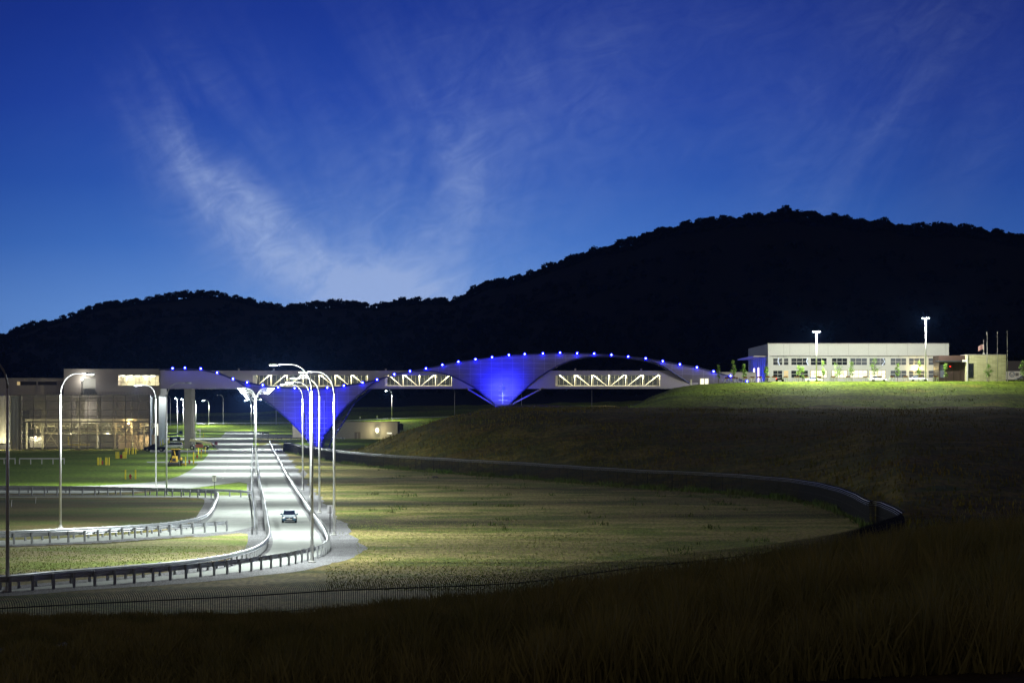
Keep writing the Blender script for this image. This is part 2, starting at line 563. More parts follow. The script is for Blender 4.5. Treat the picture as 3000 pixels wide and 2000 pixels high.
ii = np.arange((nr - 1) * (nc - 1))
rr, cc = ii // (nc - 1), ii % (nc - 1)
a0 = rr * nc + cc
fq = np.stack([a0, a0 + 1, a0 + nc + 1, a0 + nc], axis=1)
def sub_terrain(name, r0, r1, m, label, cond=None):
    sel = (rr >= r0) & (rr < r1)
    if cond is not None:
        sel &= cond
    q = fq[sel] - r0 * nc
    o = np_mesh(name, tv[r0:r1 + 1].reshape(-1, 3), q, m, 4)
    o.data.polygons.foreach_set('use_smooth', [True] * len(o.data.polygons))
    return tag(o, label, kind='structure')


ra = next(i for i, d in enumerate(rows) if d >= 188)
rb_ = next(i for i, d in enumerate(rows) if d >= 1300)
sub_terrain('bank', 0, ra, MATS['bank'], 'dark grassy bank in the foreground')
cpx = np.array(cols)[cc]
cD = np.array(rows)[rr]
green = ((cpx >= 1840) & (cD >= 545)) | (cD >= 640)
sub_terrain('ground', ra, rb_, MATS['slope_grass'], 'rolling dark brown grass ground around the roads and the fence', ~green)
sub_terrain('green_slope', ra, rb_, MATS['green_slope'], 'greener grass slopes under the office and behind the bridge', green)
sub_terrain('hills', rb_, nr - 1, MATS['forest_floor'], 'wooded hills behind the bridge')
# ground behind and beside the camera, so the place goes on
MB().box(-900, 900, -700, 1.9, 8.9, 9.3).build('ground', MATS['bank'])
bpy.data.objects['ground.001']['kind'] = 'structure'


def sheet(name, pts, m, z, label=None, kind='structure'):
    """flat sheet from a polygon in photo pixels lying on the plain"""
    from mathutils.geometry import tessellate_polygon
    ps = [G(x, y) for x, y in pts]
    ps = [Vector((p.x, p.y, z)) for p in ps]
    tris = tessellate_polygon([ps])
    me = bpy.data.meshes.new(name)
    me.from_pydata([tuple(p) for p in ps], [], [tuple(t) for t in tris])
    me.update()
    for p in me.polygons:
        if p.normal.z < 0:
            p.flip()
    me.materials.append(m)
    o = bpy.data.objects.new(name, me)
    COL.objects.link(o)
    tag(o, label, kind=kind)
    return o


def smooth_path(pts, n=4):
    """Catmull-Rom through photo-space points"""
    out = []
    P = [pts[0]] + list(pts) + [pts[-1]]
    for i in range(1, len(P) - 2):
        for k in range(n):
            t = k / n
            out.append(tuple(0.5 * (2 * P[i][j] + (P[i + 1][j] - P[i - 1][j]) * t + (2 * P[i - 1][j] - 5 * P[i][j] + 4 * P[i + 1][j] - P[i + 2][j]) * t * t + (3 * P[i][j] - P[i - 1][j] - 3 * P[i + 1][j] + P[i + 2][j]) * t ** 3) for j in (0, 1)))
    out.append(tuple(pts[-1]))
    return out


RH = 0.92   # guardrail height
# rail tops as seen in the photo (px, py)
R_D = [(-260, 1700), (0, 1683), (160, 1669), (319, 1657), (510, 1642), (638, 1625), (700, 1612), (743, 1598), (772, 1579), (783, 1555), (780, 1530), (774, 1491), (769, 1459), (764, 1434), (758, 1408), (755, 1380), (751, 1340), (748, 1300)]
R_F = [(-260, 1704), (46, 1688), (198, 1678), (335, 1669), (513, 1656), (700, 1637), (777, 1627), (840, 1618), (890, 1608), (927, 1599), (952, 1590), (965, 1578), (963, 1563), (951, 1539), (925, 1504), (900, 1469), (871, 1428), (845, 1389), (823, 1348), (804, 1316), (791, 1290)]
R_B = [(-200, 1560), (0, 1554), (160, 1548), (319, 1540), (446, 1532), (542, 1521), (590, 1509), (612, 1493), (625, 1471), (634, 1452), (633, 1441), (620, 1437), (560, 1434), (500, 1432), (440, 1430), (250, 1429), (0, 1428), (-150, 1428)]
R_C = [(-200, 1563), (0, 1562), (123, 1558), (239, 1554), (345, 1547), (438, 1541), (523, 1535), (600, 1530), (675, 1525)]
R_A = [(-150, 1421), (150, 1422), (330, 1425), (500, 1428), (629, 1431), (686, 1433), (730, 1436), (742, 1440)]
R_E = [(753, 1535), (752, 1500), (748, 1470), (743, 1440), (741, 1420), (741, 1380), (741, 1340), (742, 1300)]
R_G = [(742, 1282), (791, 1282), (850, 1281), (950, 1280), (1010, 1281)]


def to_world(tops, off=0.0):
    ps = [G(x, y, RH) for x, y in smooth_path(tops, 5)]
    ps = [Vector((p.x, p.y, 0)) for p in ps]
    return offset(ps, off)


def offset(ps, d):
    if d == 0:
        return ps
    out = []
    for i, p in enumerate(ps):
        t = (ps[min(i + 1, len(ps) - 1)] - ps[max(i - 1, 0)]); t.z = 0; t.normalize()
        out.append(p + Vector((-t.y, t.x, 0)) * d)
    return out


def resample(ps, step):
    out = [ps[0].copy()]
    acc = 0.0
    for a, b in zip(ps, ps[1:]):
        L = (b - a).length
        s = step - acc
        while s <= L:
            out.append(a + (b - a) * (s / L)); s += step
        acc = (acc + L) % step
    return out


def resample_n(ps, n):
    L = sum((b - a).length for a, b in zip(ps, ps[1:]))
    r = resample(ps, L / n * 0.99999)
    while len(r) < n + 1:
        r.append(ps[-1])
    return r[:n + 1]


def strip(name, A, B, m, z, n=120, label=None, jit=0.0):
    a, b = resample_n(A, n), resample_n(B, n)
    if jit:
        ph = random.uniform(0, 9)
        for i in range(len(a)):
            d = (a[i] - b[i]).normalized()
            a[i] = a[i] + d * jit * (math.sin(i * 0.37 + ph) + 0.7 * math.sin(i * 0.93 + ph * 2) + random.uniform(-0.6, 0.6))
    o = MB().grid([[(p.x, p.y, z) for p in a], [(p.x, p.y, z) for p in b]])
    o = o.build(name, m)
    for p in o.data.polygons:
        if p.normal.z < 0: p.flip()
    return tag(o, label, kind='structure')


# ---- paved surfaces and grass areas of the plain
sheet('meadow', [(748, 1284), (1000, 1284), (1180, 1330), (1400, 1387), (1700, 1410), (2100, 1434), (2400, 1480), (2520, 1530), (2560, 1560), (2400, 1640), (2100, 1700), (1500, 1790), (900, 1880), (0, 1940), (-300, 1940), (-300, 1700), (600, 1660), (940, 1600)], MATS['meadow'], 0.012, 'tan and green mown meadow inside the curved fence')
sheet('lawn', [(-260, 1424), (0, 1424), (179, 1424), (287, 1422), (415, 1415), (478, 1409), (523, 1395), (555, 1379), (580, 1360), (595, 1349), (612, 1328), (606, 1321), (440, 1321), (200, 1319), (-260, 1318)], MATS['lawn'], 0.016, 'bright green lawn in front of the factory')
sheet('lawn', [(500, 1281), (647, 1281), (662, 1264), (500, 1263)], MATS['lawn'], 0.016, 'small green lawn beyond the bridge column')
sheet('lawn', [(556, 1318), (636, 1317), (628, 1306), (606, 1289), (560, 1290)], MATS['lawn'], 0.016, 'grass patch under the boom lift')
sheet('lawn', [(800, 1287), (1000, 1284), (1180, 1287), (1080, 1312), (950, 1318), (860, 1312), (830, 1300)], MATS['lawn'], 0.020, 'green lawn at the foot of the arch leg')
sheet('lawn', [(330, 1453), (560, 1430), (640, 1421), (700, 1413), (743, 1419), (743, 1451), (640, 1451)], MATS['lawn'], 0.018, 'green grass wedge between the roads')
sheet('meadow', [(-250, 1453), (250, 1456), (500, 1462), (600, 1468), (606, 1490), (590, 1515), (540, 1530), (440, 1542), (300, 1553), (0, 1572), (-250, 1580)], MATS['brown_grass'], 0.016, 'brown patchy grass island inside the ramp guardrail')
sheet('meadow', [(-250, 1612), (0, 1604), (300, 1594), (600, 1571), (700, 1560), (752, 1560), (742, 1594), (640, 1640), (400, 1672), (0, 1702), (-250, 1715)], MATS['dry_grass'], 0.016, 'dry straw coloured grass island between the ramps')
# gravel shoulders
D0, F0 = to_world(R_D), to_world(R_F)
strip('gravel_shoulder', offset(F0, -2.6), offset(F0, 1.2), MATS['gravel'], 0.024, n=300, jit=0.28, label='grey gravel edge outside the long guardrail')
strip('gravel_shoulder', offset(D0, -1.0), offset(D0, 1.6), MATS['gravel'], 0.024, n=300, jit=0.28, label='grey gravel edge inside the median guardrail')
B0, C0 = to_world(R_B), to_world(R_C)
strip('gravel_shoulder', offset(B0, 1.4), offset(B0, -0.9), MATS['gravel'], 0.024, label='grey gravel under the looping ramp guardrail')
strip('gravel_shoulder', offset(C0, -2.4), offset(C0, 0.5), MATS['gravel'], 0.026, n=300, jit=0.28, label='grey gravel under the short ramp guardrail')
sheet('gravel_shoulder', [(675, 1552), (752, 1535), (770, 1560), (770, 1590), (740, 1596), (752, 1566), (700, 1561), (600, 1572), (560, 1573)], MATS['gravel'], 0.028, 'gravel apron at the gore of the two ramps')
sheet('gravel_shoulder', [(920, 1640), (965, 1590), (950, 1530), (966, 1548), (978, 1556), (990, 1568), (988, 1577), (1002, 1586), (1004, 1595), (1022, 1603), (1019, 1611), (1036, 1618), (1022, 1625), (1024, 1632), (1003, 1637), (1001, 1645), (975, 1648), (960, 1654), (930, 1655)], MATS['gravel'], 0.020, 'grey gravel fan at the bend of the road')
# roads
strip('road', offset(D0, -0.45), offset(F0, 0.45), MATS['concrete'], 0.034, 260, 'pale concrete road with the car, bending left at the bottom')
sheet('road', [(742, 1262), (690, 1262), (662, 1264), (647, 1281), (610, 1283), (480, 1283), (480, 1289), (606, 1289), (628, 1304), (636, 1317), (560, 1319), (440, 1318), (440, 1325), (606, 1324), (612, 1328), (595, 1349), (575, 1351), (430, 1352), (430, 1355), (577, 1356), (580, 1360), (555, 1379), (523, 1395), (478, 1409), (415, 1415), (287, 1422), (179, 1424), (-260, 1424), (-260, 1446), (250, 1445), (400, 1440), (560, 1430), (640, 1420), (700, 1412), (741, 1418), (741, 1380), (741, 1330)], MATS['concrete'], 0.030, 'wide pale concrete road running under the bridge')
sheet('road', [(480, 1257), (560, 1259), (700, 1260), (860, 1277), (1200, 1281), (1200, 1284), (850, 1284), (742, 1284), (742, 1264), (690, 1263), (480, 1262.5)], MATS['concrete'], 0.028, 'far cross road behind the arch')
ramp = [(-250, 1455), (330, 1453.5), (640, 1451.5), (744, 1451.5), (750, 1500), (752, 1535), (740, 1543), (700, 1553), (675, 1558), (600, 1563), (438, 1574), (239, 1588), (0, 1598), (-250, 1602), (-250, 1592), (0, 1584), (160, 1578), (319, 1569), (446, 1561), (542, 1549), (596, 1534), (620, 1515), (634, 1490), (640, 1465), (620, 1459), (560, 1457), (250, 1456.5), (-250, 1457)]
sheet('road', ramp, MATS['concrete'], 0.038, 'pale concrete ramp looping between the guardrails')
mk = mat('lane_paint', (0.62, 0.62, 0.60), 0.7)
mb = MB()
for k in range(26):
    y0 = 1300 + 6 * k ** 1.02
    t = (y0 - 1290) / 140.0
    if y0 > 1405: break
    p = G(684 - 42 * max(0, t) ** 1.3, y0)
    mb.quad((p.x - 0.09, p.y - 1.6, 0.044), (p.x + 0.09, p.y - 1.6, 0.044), (p.x + 0.05, p.y + 1.6, 0.044), (p.x - 0.13, p.y + 1.6, 0.044))
tag(mb.build('lane_marking', mk), 'dashed white lane line on the wide road', kind='structure')
# strip('edge_line', offset(F0, 0.95), offset(F0, 1.05), mk, 0.044, 260, 'painted edge line of the curving road')

# ------------------------------------------------------------------ guardrails
def wbeam_profile():
    # (out, z): a W-beam face
    return [(0.0, -0.16), (0.05, -0.14), (0.08, -0.095), (0.05, -0.045), (0.0, -0.02), (0.0, 0.02), (0.05, 0.045), (0.08, 0.095), (0.05, 0.14), (0.0, 0.16)]


def guardrail(ps, side, label, z0=0.0, step=1.62, group='steel guardrails along the roads'):
    """ps: ground path, side: +1 beam on the left of travel"""
    r0 = ps[len(ps) // 2]
    root = empty('guardrail', (r0.x, r0.y, z0), label, 'guardrail', group)
    loc = Vector((r0.x, r0.y, z0))
    fine = resample(ps, 1.2)
    bl = offset(fine, side * 0.16)
    mb = MB()
    rows_ = []
    for i, p in enumerate(bl):
        t = bl[min(i + 1, len(bl) - 1)] - bl[max(0, i - 1)]; t.z = 0; t.normalize()
        n = Vector((-t.y, t.x, 0)) * side
        zz = p.z
        rows_.append([p - loc + n * o + Vector((0, 0, RH - 0.17 + zc)) for o, zc in wbeam_profile()])
    mb.grid(rows_)
    mb.build('beam', galv, root, smooth=False)
    posts = resample(ps, step)
    pm = MB().box(-0.075, 0.075, -0.055, 0.055, -0.1, RH + 0.02)
    pm.box(-0.06, 0.06, 0.056, 0.15, RH - 0.33, RH - 0.02)
    me = bpy.data.meshes.new('post'); me.from_pydata(pm.v, [], pm.f); me.materials.append(steel_post)
    idx = sorted(range(len(posts)), key=lambda i: posts[i].y if abs(posts[i].x / posts[i].y) < 0.215 else 1e6)
    near = set(idx[:96])
    rest = MB()
    for i, p in enumerate(posts):
        t = posts[min(i + 1, len(posts) - 1)] - posts[max(0, i - 1)]
        n = Vector((-t.y, t.x)) * side
        a = math.atan2(n.y, n.x) - math.pi / 2
        if i in near:
            o = bpy.data.objects.new('post', me); COL.objects.link(o)
            o.parent = root; o.location = p - loc; o.rotation_euler = (0, 0, a)
        else:
            q = p - loc; b = len(rest.v); ca, sa = math.cos(a), math.sin(a)
            rest.v += [(q.x + x * ca - y * sa, q.y + x * sa + y * ca, q.z + z) for x, y, z in pm.v]
            rest.f += [tuple(b + k for k in f) for f in pm.f]
    if rest.v:
        o = rest.build('post', steel_post, root); o['kind'] = 'stuff'
    return root


guardrail(F0, 1, 'longest guardrail, along the right side of the car road and round its near bend')
guardrail(D0, -1, 'shiny guardrail on the left side of the car road, sweeping left')
guardrail(B0, -1, 'guardrail looping around the brown grass island')
guardrail(C0, 1, 'short guardrail on the ramp ending in a blunt post')
guardrail(to_world(R_A), -1, 'guardrail behind the grass wedge, below the wide road', step=2.6)
guardrail(to_world(R_E), 1, 'guardrail on the left side of the lamp median', step=1.7)
guardrail(to_world(R_G), 1, 'far white guardrail behind the arch leg', step=2.4)
fp = [TP(x, 1172) for x in range(470, 1400, 20)]
guardrail([Vector((p.x, p.y, p.z)) for p in fp], -1, 'distant guardrail on the raised road behind the bridge', step=4.0)

# ------------------------------------------------------------------ curved security fences
def fence(pts, label, curl):
    """pts: (px, D) ; bars rise straight and curl over at the top"""
    ps = [Vector(((x - 1500) / F * d, d, 0)) for x, d in smooth_path(pts, 6)]
    root = empty('security_fence', ps[0], label, 'fence', 'curl-topped security fences around the meadow')
    o0 = ps[0]
    bars = resample(ps, 0.12 if curl < 0 else 0.30)
    bm_ = MB()
    H0, Hc = 1.95, 0.50
    r = 0.010 if curl < 0 else 0.024
    norms = []
    for i, p in enumerate(bars):
        t = bars[min(i + 1, len(bars) - 1)] - bars[max(0, i - 1)]; t.normalize()
        n = Vector((-t.y, t.x, 0)) * curl
        q = p - o0
        path = [q, q + Vector((0, 0, H0))]
        for k in range(1, 6):
            a = k / 5 * math.radians(82)
            path.append(q + Vector((0, 0, H0 + Hc * math.sin(a))) + (n * 0.9 + t * 0.35) * 0.50 * (1 - math.cos(a)))
        # flat two-sided ribbon bar, cheap but with its own thickness
        s = t * r
        for a, b in zip(path, path[1:]):
            m_ = len(bm_.v)
            for c in (a, b):
                bm_.v += [tuple(c - s - n * r), tuple(c + s - n * r), tuple(c + s + n * r), tuple(c - s + n * r)]
            bm_.f += [(m_ + k, m_ + (k + 1) % 4, m_ + 4 + (k + 1) % 4, m_ + 4 + k) for k in range(4)]
    o = bm_.build('bar_panel', fence_m, root)
    rails = ((0.25, 0, 0.02, fence_m), (1.1, 0, 0.02, fence_m), (1.95, 0, 0.028, fence_m), (2.35, 0.12, 0.022, wire_m), (2.2, 0.02, 0.012, wire_m), (2.05, 0.0, 0.012, wire_m), (2.44, 0.40, 0.02, fence_m))
    for zz, off, rr, mm in (rails[:3] if curl < 0 else rails):
        rp = []
        rs = resample(ps, 2.0)
        for i, p in enumerate(rs):
            t = rs[min(i + 1, len(rs) - 1)] - rs[max(0, i - 1)]; t.normalize()
            n = Vector((-t.y, t.x, 0)) * curl
            rp.append(p - o0 + n * off + Vector((0, 0, zz + 0.02 * math.sin(i * 0.7) * (zz > 2))))
        MB().tube(rp, rr, 5).build('rail', mm, root)
    pp = resample(ps, 3.2)[:98]
    me = MB().box(-0.022, 0.022, -0.022, 0.022, -0.2, 2.05)
    m2 = bpy.data.meshes.new('post'); m2.from_pydata(me.v, [], me.f); m2.materials.append(fence_m)
    for p in (pp if curl > 0 else []):
        q = bpy.data.objects.new('post', m2); COL.objects.link(q); q.parent = root; q.location = p - o0
    return root


fence([(2640, 203), (2640, 196), (2500, 172), (2350, 160), (2200, 152), (1800, 138), (1550, 129), (1350, 126), (1000, 123), (780, 120), (600, 118), (300, 115), (0, 112), (-250, 110)], 'near dark fence with curled bar tops at the foot of the grassy bank', -1)
fence([(x, d) for x, d in FEN], 'far dark fence curving round the back of the meadow', 1)

# ------------------------------------------------------------------ street lamps
ARM = 2.95
LP = 14.0


def arm_path(h=LP, s=1):
    pts = [(0, 0, h - 1.9)]
    for k in range(1, 9):
        a = math.radians(90 * k / 8)
        pts.append((s * 1.45 * (1 - math.cos(a)), 0, h - 1.9 + 1.9 * math.sin(a)))
    pts.append((s * 1.9, 0, h + 0.0)); pts.append((s * 2.35, 0, h - 0.03))
    return pts


def lamp_proto(double, lit=True, power=6000.0, tall=LP, big=False):
    root = empty('street_lamp', (0, 0, 0), 'lamp', 'street lamp', 'curved-arm street lamps')
    p = MB().tube([(0, 0, 0.0), (0, 0, tall * 0.5), (0, 0, tall - 1.9)], [0.115, 0.098, 0.075], 12)
    p.build('pole', pole_m, root, smooth=True)
    MB().tube([(0, 0, -0.2), (0, 0, 0.10), (0, 0, 0.12), (0, 0, 0.30)], [0.30, 0.30, 0.17, 0.14], 12).build('footing', mat('footing_concrete', (0.5, 0.5, 0.48), 0.8), root)
    for s in ((1, -1) if double else (1,)):
        MB().tube(arm_path(tall, s), [0.066] * 4 + [0.055] * 4 + [0.045] * 3, 10).build('arm', arm_m, root, smooth=True)
        h = MB()
        rings = []
        for x, wv, zt, zb in ((2.30, 0.07, 0.05, -0.06), (2.45, 0.14, 0.07, -0.06), (2.70, 0.19, 0.09, -0.06), (2.95, 0.17, 0.07, -0.06), (3.08, 0.08, 0.02, -0.06)):
            rings.append([(s * x, -wv, tall + zb), (s * x, wv, tall + zb), (s * x, wv * 0.8, tall + zt), (s * x, -wv * 0.8, tall + zt)])
        h.loft(rings).build('lamp_head', head_m, root)
        l = MB().ball((s * 2.72, 0, tall - (0.15 if big else 0.065)), 0.38 if big else 0.30, 0.30 if big else 0.14, 0.14 if big else 0.05, 12, 6)
        l.build('lens', (lens_big if big else lens_m) if lit else lens_off, root, smooth=True)
        if lit:
            point_light('lamp_beam', (s * 2.72, 0, tall - (0.5 if big else 0.30)), power * 0.95, (0.92, 1.0, 0.95), 0.12, root, 1.0, 168)
            point_light('bulb', (s * 2.72, 0, tall - (0.5 if big else 0.30)), power * 0.42, (0.92, 1.0, 0.95), 0.12, root)
    return root


def sgl(px, py, rz, label, proto, z=None, D=None):
    p = G(px, py) if D is None else TP(px, D)
    return dup(proto, p, rz, label, 'curved-arm street lamps')


P_S = lamp_proto(False, power=22000)
P_D = lamp_proto(True, power=19000)
P_F = lamp_proto(False, power=22000, big=True)
P_O = lamp_proto(False, lit=False)
L, R_ = math.pi, 0.0
# single arms right of the road (arm points left)
pA = G(914, 1648); P_S.location = pA; P_S.rotation_euler = (0, 0, L)
P_S['label'] = 'tall lit lamp nearest on the right, its thick pole by the guardrail bend'
sgl(979, 1568, L, 'lit lamp on the gravel, rightmost of the tall poles beside the road', P_S)
sgl(936, 1502, L, 'lit lamp just behind the nearest pole, base on gravel left of the box sign', P_S)
sgl(909, 1456, L, 'lit lamp whose slim pole stands just left of the nearest thick pole', P_S)
sgl(887, 1434, L, 'lit lamp rising behind the diamond sign', P_S)
# left side

sgl(177, 1548, R_, 'lit lamp in the brown grass island, arm reaching right over the factory', P_S)
sgl(457, 1424, L, 'lit lamp at the road edge in front of the pickup, arm to the left', P_S)
sgl(22, 1733, L, 'dark foreground lamp pole at the far left edge, head out of frame', P_O)
P_O.location = G(488, 1448); P_O['label'] = 'unlit lamp with grey head, arm to the right, behind the loop guardrail'
# median doubles
md = [405, 452, 505, 565, 640, 735, 860, 1020]
for i, d in enumerate(md):
    px = ip(d, [(405, 750), (1100, 744)])
    p = Vector(((px - 1500) / F * d, d, 0))
    lb = 'double-arm lamp on the median, %s in the row from the camera' % ('nearest' if i == 0 else ORD[i])
    if i == 0:
        P_D.location = p; P_D['label'] = lb; P_D['group'] = 'double-arm lamps on the median'
    else:
        dup(P_D, p, 0, lb, 'double-arm lamps on the median')
# far lamps
P_F.location = G(520, 1285); P_F.rotation_euler = (0, 0, math.radians(-95)); P_F['label'] = 'far lamp left of the bridge column, leftmost of three'
sgl(537, 1277, math.radians(-95), 'far lamp immediately left of the bridge column', P_F)
sgl(574, 1268, math.radians(-120), 'far lamp whose head shows right of the bridge column', P_F)
sgl(612, 1260, L, 'far lamp with arm to the left beyond the small lawn', P_F)
sgl(736, 1262, L, 'far lamp at the end of the wide road', P_F)
sgl(654, 0, L, 'dim distant pole on the raised road, right of the column', P_O, D=1180)
sgl(499, 0, L, 'dim distant pole beside the silver wall', P_O, D=1180)
sgl(809, 0, L, 'distant pole between the median lamps and the arch', P_O, D=1180)
sgl(1148, 0, L, 'far lamp above the low white building, star-bright under the walkway', P_F, D=1174)
sgl(1332, 0, L, 'far lamp under the walkway behind the dark hill', P_O, D=1174)
sgl(1528, 0, L, 'far pole seen behind the right struts of the arch foot', P_O, D=1120)
sgl(1734, 0, L, 'far white pole alone under the right walkway windows', P_O, D=1120)
sgl(982, 1240, L, 'far lamp showing behind the left arch skin', P_O, D=None)


# plateau car park lamps with two flat heads
def park_lamp(px, D, ytop, label):
    b = TP(px, D)
    h = W(px, ytop, D).z - b.z
    root = empty('parking_lamp', b, label, 'street lamp', 'flat-headed car park lamps')
    MB().tube([(0, 0, 0), (0, 0, h - 0.1)], [0.17, 0.11], 10).build('pole', pole_m, root, smooth=True)
    MB().tube([(0, 0, -0.3), (0, 0, 0.6)], [0.3, 0.3], 12).build('footing', conc_m, root)
    MB().box(-0.9, 0.9, -0.05, 0.05, h - 0.08, h + 0.02).build('arm', head_m, root)
    for s in (-1, 1):
        MB().box(s * 0.62 - 0.36, s * 0.62 + 0.36, -0.34, 0.34, h - 0.02, h + 0.14).build('lamp_head', head_m, root)
        MB().box(s * 0.62 - 0.30, s * 0.62 + 0.30, -0.30, 0.30, h - 0.09, h - 0.03).build('lens', lens_m, root)
        point_light('bulb', (s * 0.62, -0.1, h - 0.40), 20000, (0.97, 1.0, 0.86), 0.2, root)
    return root


park_lamp(2392, 613, 971, 'shorter white parking lamp in front of the white building')
park_lamp(2712, 612, 931, 'tallest white parking lamp near the brown kiosk')

# ------------------------------------------------------------------ bridge walkway
DB = 640.0
BR = empty('covered_bridge', W(1200, 1137, DB), 'long enclosed grey walkway with lit truss windows crossing the road', 'bridge')
BO = BR.location.copy()


def bl(px, py, D):
    return W(px, py, D) - BO


def bbox(mb, px0, px1, py0, py1, D0_, D1_):
    a = W(px0, py1, DB) - BO; b = W(px1, py0, DB) - BO
    return mb.box(a.x, b.x, D0_ - DB, D1_ - DB, a.z, b.z)


wins = [(740, 1077), (1127, 1324), (1627, 1934)]
YT, YB, YW0, YW1 = 1087, 1138, 1098, 1131
wall = MB()
edges = [470] + [e for w_ in wins for e in w_] + [2045]
bbox(wall, 470, 2045, YW1, YB, 640, 640.4)
bbox(wall, 470, 2045, YT + 1, YW0, 640, 640.4)
for a, b in zip(edges[0::2], edges[1::2]):
    bbox(wall, a, b, YW0, YW1, 640.0, 640.4)
bbox(wall, 470, 2045, YT + 1, YW0, 646, 646.4)
bbox(wall, 470, 2045, YW1, YB, 646, 646.4)
for a, b in zip(edges[0::2], edges[1::2]):
    bbox(wall, a, b, YW0, YW1, 646, 646.4)
wall.build('wall', clad, BR)
fl = MB(); bbox(fl, 470, 2045, YB - 3, YB + 0.3, 639.97, 646.43); fl.build('floor', clad_lo, BR)
rf = MB(); bbox(rf, 470, 2045, YT - 1.6, YT + 1, 639.8, 646.6); bbox(rf, 470, 2045, YT + 6.2, YT + 7.2, 639.9, 640.0); rf.build('roof', clad, BR)
sm = MB()
for x in list(range(500, 740, 48)) + [1093, 1110] + list(range(1350, 1620, 48)) + list(range(1958, 2040, 40)):
    bbox(sm, x, x + 0.5, YT + 9, YB - 4, 639.985, 640.0)
sm.build('panel_seam', clad_lo, BR)
for x in (1129, 1686, 1880, 697, 800):
    v_ = MB(); bbox(v_, x - 2.5, x + 2.5, YT - 8, YT - 1.6, 642, 642.5); v_.build('roof_vent', clad, BR)
lit_cream = mat('truss_paint', (0.80, 0.76, 0.58), 0.5)
for wi, (x0, x1) in enumerate(wins):
    n = round((x1 - x0) / 51)
    bay = (x1 - x0 - 8) / n
    for D_ in (641.3, 645.4):
        tr = MB()
        if D_ < 642:
            bbox(tr, x0, x0 + 7 if wi != 0 else x0 + 12, YW0, YW1, 640.5, 640.8)
        for k in range(n + 1):
            xx = x0 + 7 + k * bay
            if k: tr.bar(bl(xx, YW0, D_), bl(xx, YW1, D_), 0.19 if D_ < 642 else 0.15)
            if k < n:
                down = (k < n // 2) if wi else (k >= n // 2)
                ya, yb = (YW0, YW1) if down else (YW1, YW0)
                tr.bar(bl(xx + 4, ya, D_), bl(xx + bay - 4, yb, D_), 0.20 if D_ < 642 else 0.14)
        tr.bar(bl(x0 + 2, YW1 - 1.4, D_), bl(x1 - 2, YW1 - 1.4, D_), 0.16)
        tr.build('truss', lit_cream, BR)
    ml = MB()
    k = x0
    while k < x1 + 1:
        bbox(ml, k - 0.4, k + 0.4, YW0, YW1, 645.98, 646.05)
        k += 12.6
    bbox(ml, x0, x1, YW0, YW0 + 1.0, 640.02, 640.2)
    ml.build('mullion', mat('mullion_grey', (0.32, 0.31, 0.26), 0.6), BR)
    gl = MB(); bbox(gl, x0, x1, YW0, YW1, 646.1, 646.15); gl.build('window_pane', mat('night_glass', (0.03, 0.035, 0.045), 0.7, spec=0.1), BR)
    c0, c1 = bl(x0 + 4, YW0, 643), bl(x1 - 4, YW0, 643)
    st = MB(); st.box(c0.x, c1.x, 2.9, 3.1, c0.z + 0.06, c0.z + 0.12)
    st.build('ceiling_light', mat('tube_light', (1, 1, 0.85), emit=(1.0, 0.95, 0.70), estr=10), BR)
    ld = bpy.data.lights.new('walkway_light', 'AREA'); ld.shape = 'RECTANGLE'; ld.size = c1.x - c0.x; ld.size_y = 0.3
    ld.energy = 95 * (c1.x - c0.x); ld.color = (1.0, 0.96, 0.66)
    lo = bpy.data.objects.new('walkway_light', ld); COL.objects.link(lo); lo.parent = BR
    lo.location = ((c0.x + c1.x) / 2, 0.75, c0.z + 0.0); lo.rotation_euler = (math.radians(38), 0, 0)
# column
cl_ = empty('bridge_column', G(555, 1315), 'round concrete column holding up the left end of the walkway', 'column')
ph = (W(555, 1138, 643) - cl_.location).z
MB().box(-1.35, 0.55, 0, 2.0, -0.3, ph + 0.02).build('shaft', conc_m, cl_)
MB().tube([(0.50, 1.0, -0.3), (0.50, 1.0, ph)], 0.80, 20).build('pier', conc_m, cl_, smooth=True)

# ------------------------------------------------------------------ arch skins
shell_m = bpy.data.materials.new('arch_skin')
shell_m.use_nodes = True
t_ = shell_m.node_tree; n_ = NT(t_)
b_ = t_.nodes['Principled BSDF']
b_.inputs['Roughness'].default_value = 0.7
tcn = n_.node('ShaderNodeTexCoord')
br = n_.node('ShaderNodeTexBrick')
mp = n_.node('ShaderNodeMapping'); mp.inputs['Rotation'].default_value = (math.radians(90), 0, 0)
t_.links.new(tcn.outputs['Object'], mp.inputs[0]); t_.links.new(mp.outputs[0], br.inputs['Vector'])
br.offset = 0.0
br.inputs['Scale'].default_value = 1.0
br.inputs['Brick Width'].default_value = 2.72
br.inputs['Row Height'].default_value = 1.36
br.inputs['Mortar Size'].default_value = 0.05
br.inputs['Color1'].default_value = (0.19, 0.165, 0.20, 1)
br.inputs['Color2'].default_value = (0.16, 0.14, 0.175, 1)
br.inputs['Mortar'].default_value = (0.30, 0.275, 0.32, 1)
wv = n_.node('ShaderNodeTexNoise'); wv.inputs['Scale'].default_value = 1.0
mp3 = n_.node('ShaderNodeMapping'); mp3.inputs['Scale'].default_value = (0.25, 1, 5.0)
t_.links.new(tcn.outputs['Object'], mp3.inputs[0]); t_.links.new(mp3.outputs[0], wv.inputs['Vector'])
cc_ = n_.mix(1.0, br.outputs[0], n_.ramp(wv.outputs[0], [(0.3, (0.75, 0.75, 0.75)), (0.7, (1.1, 1.1, 1.1))]), 'MULTIPLY')
t_.links.new(cc_, b_.inputs['Base Color'])
edge_m = mat('arch_tube', (0.05, 0.055, 0.12), 0.4, 0.5)

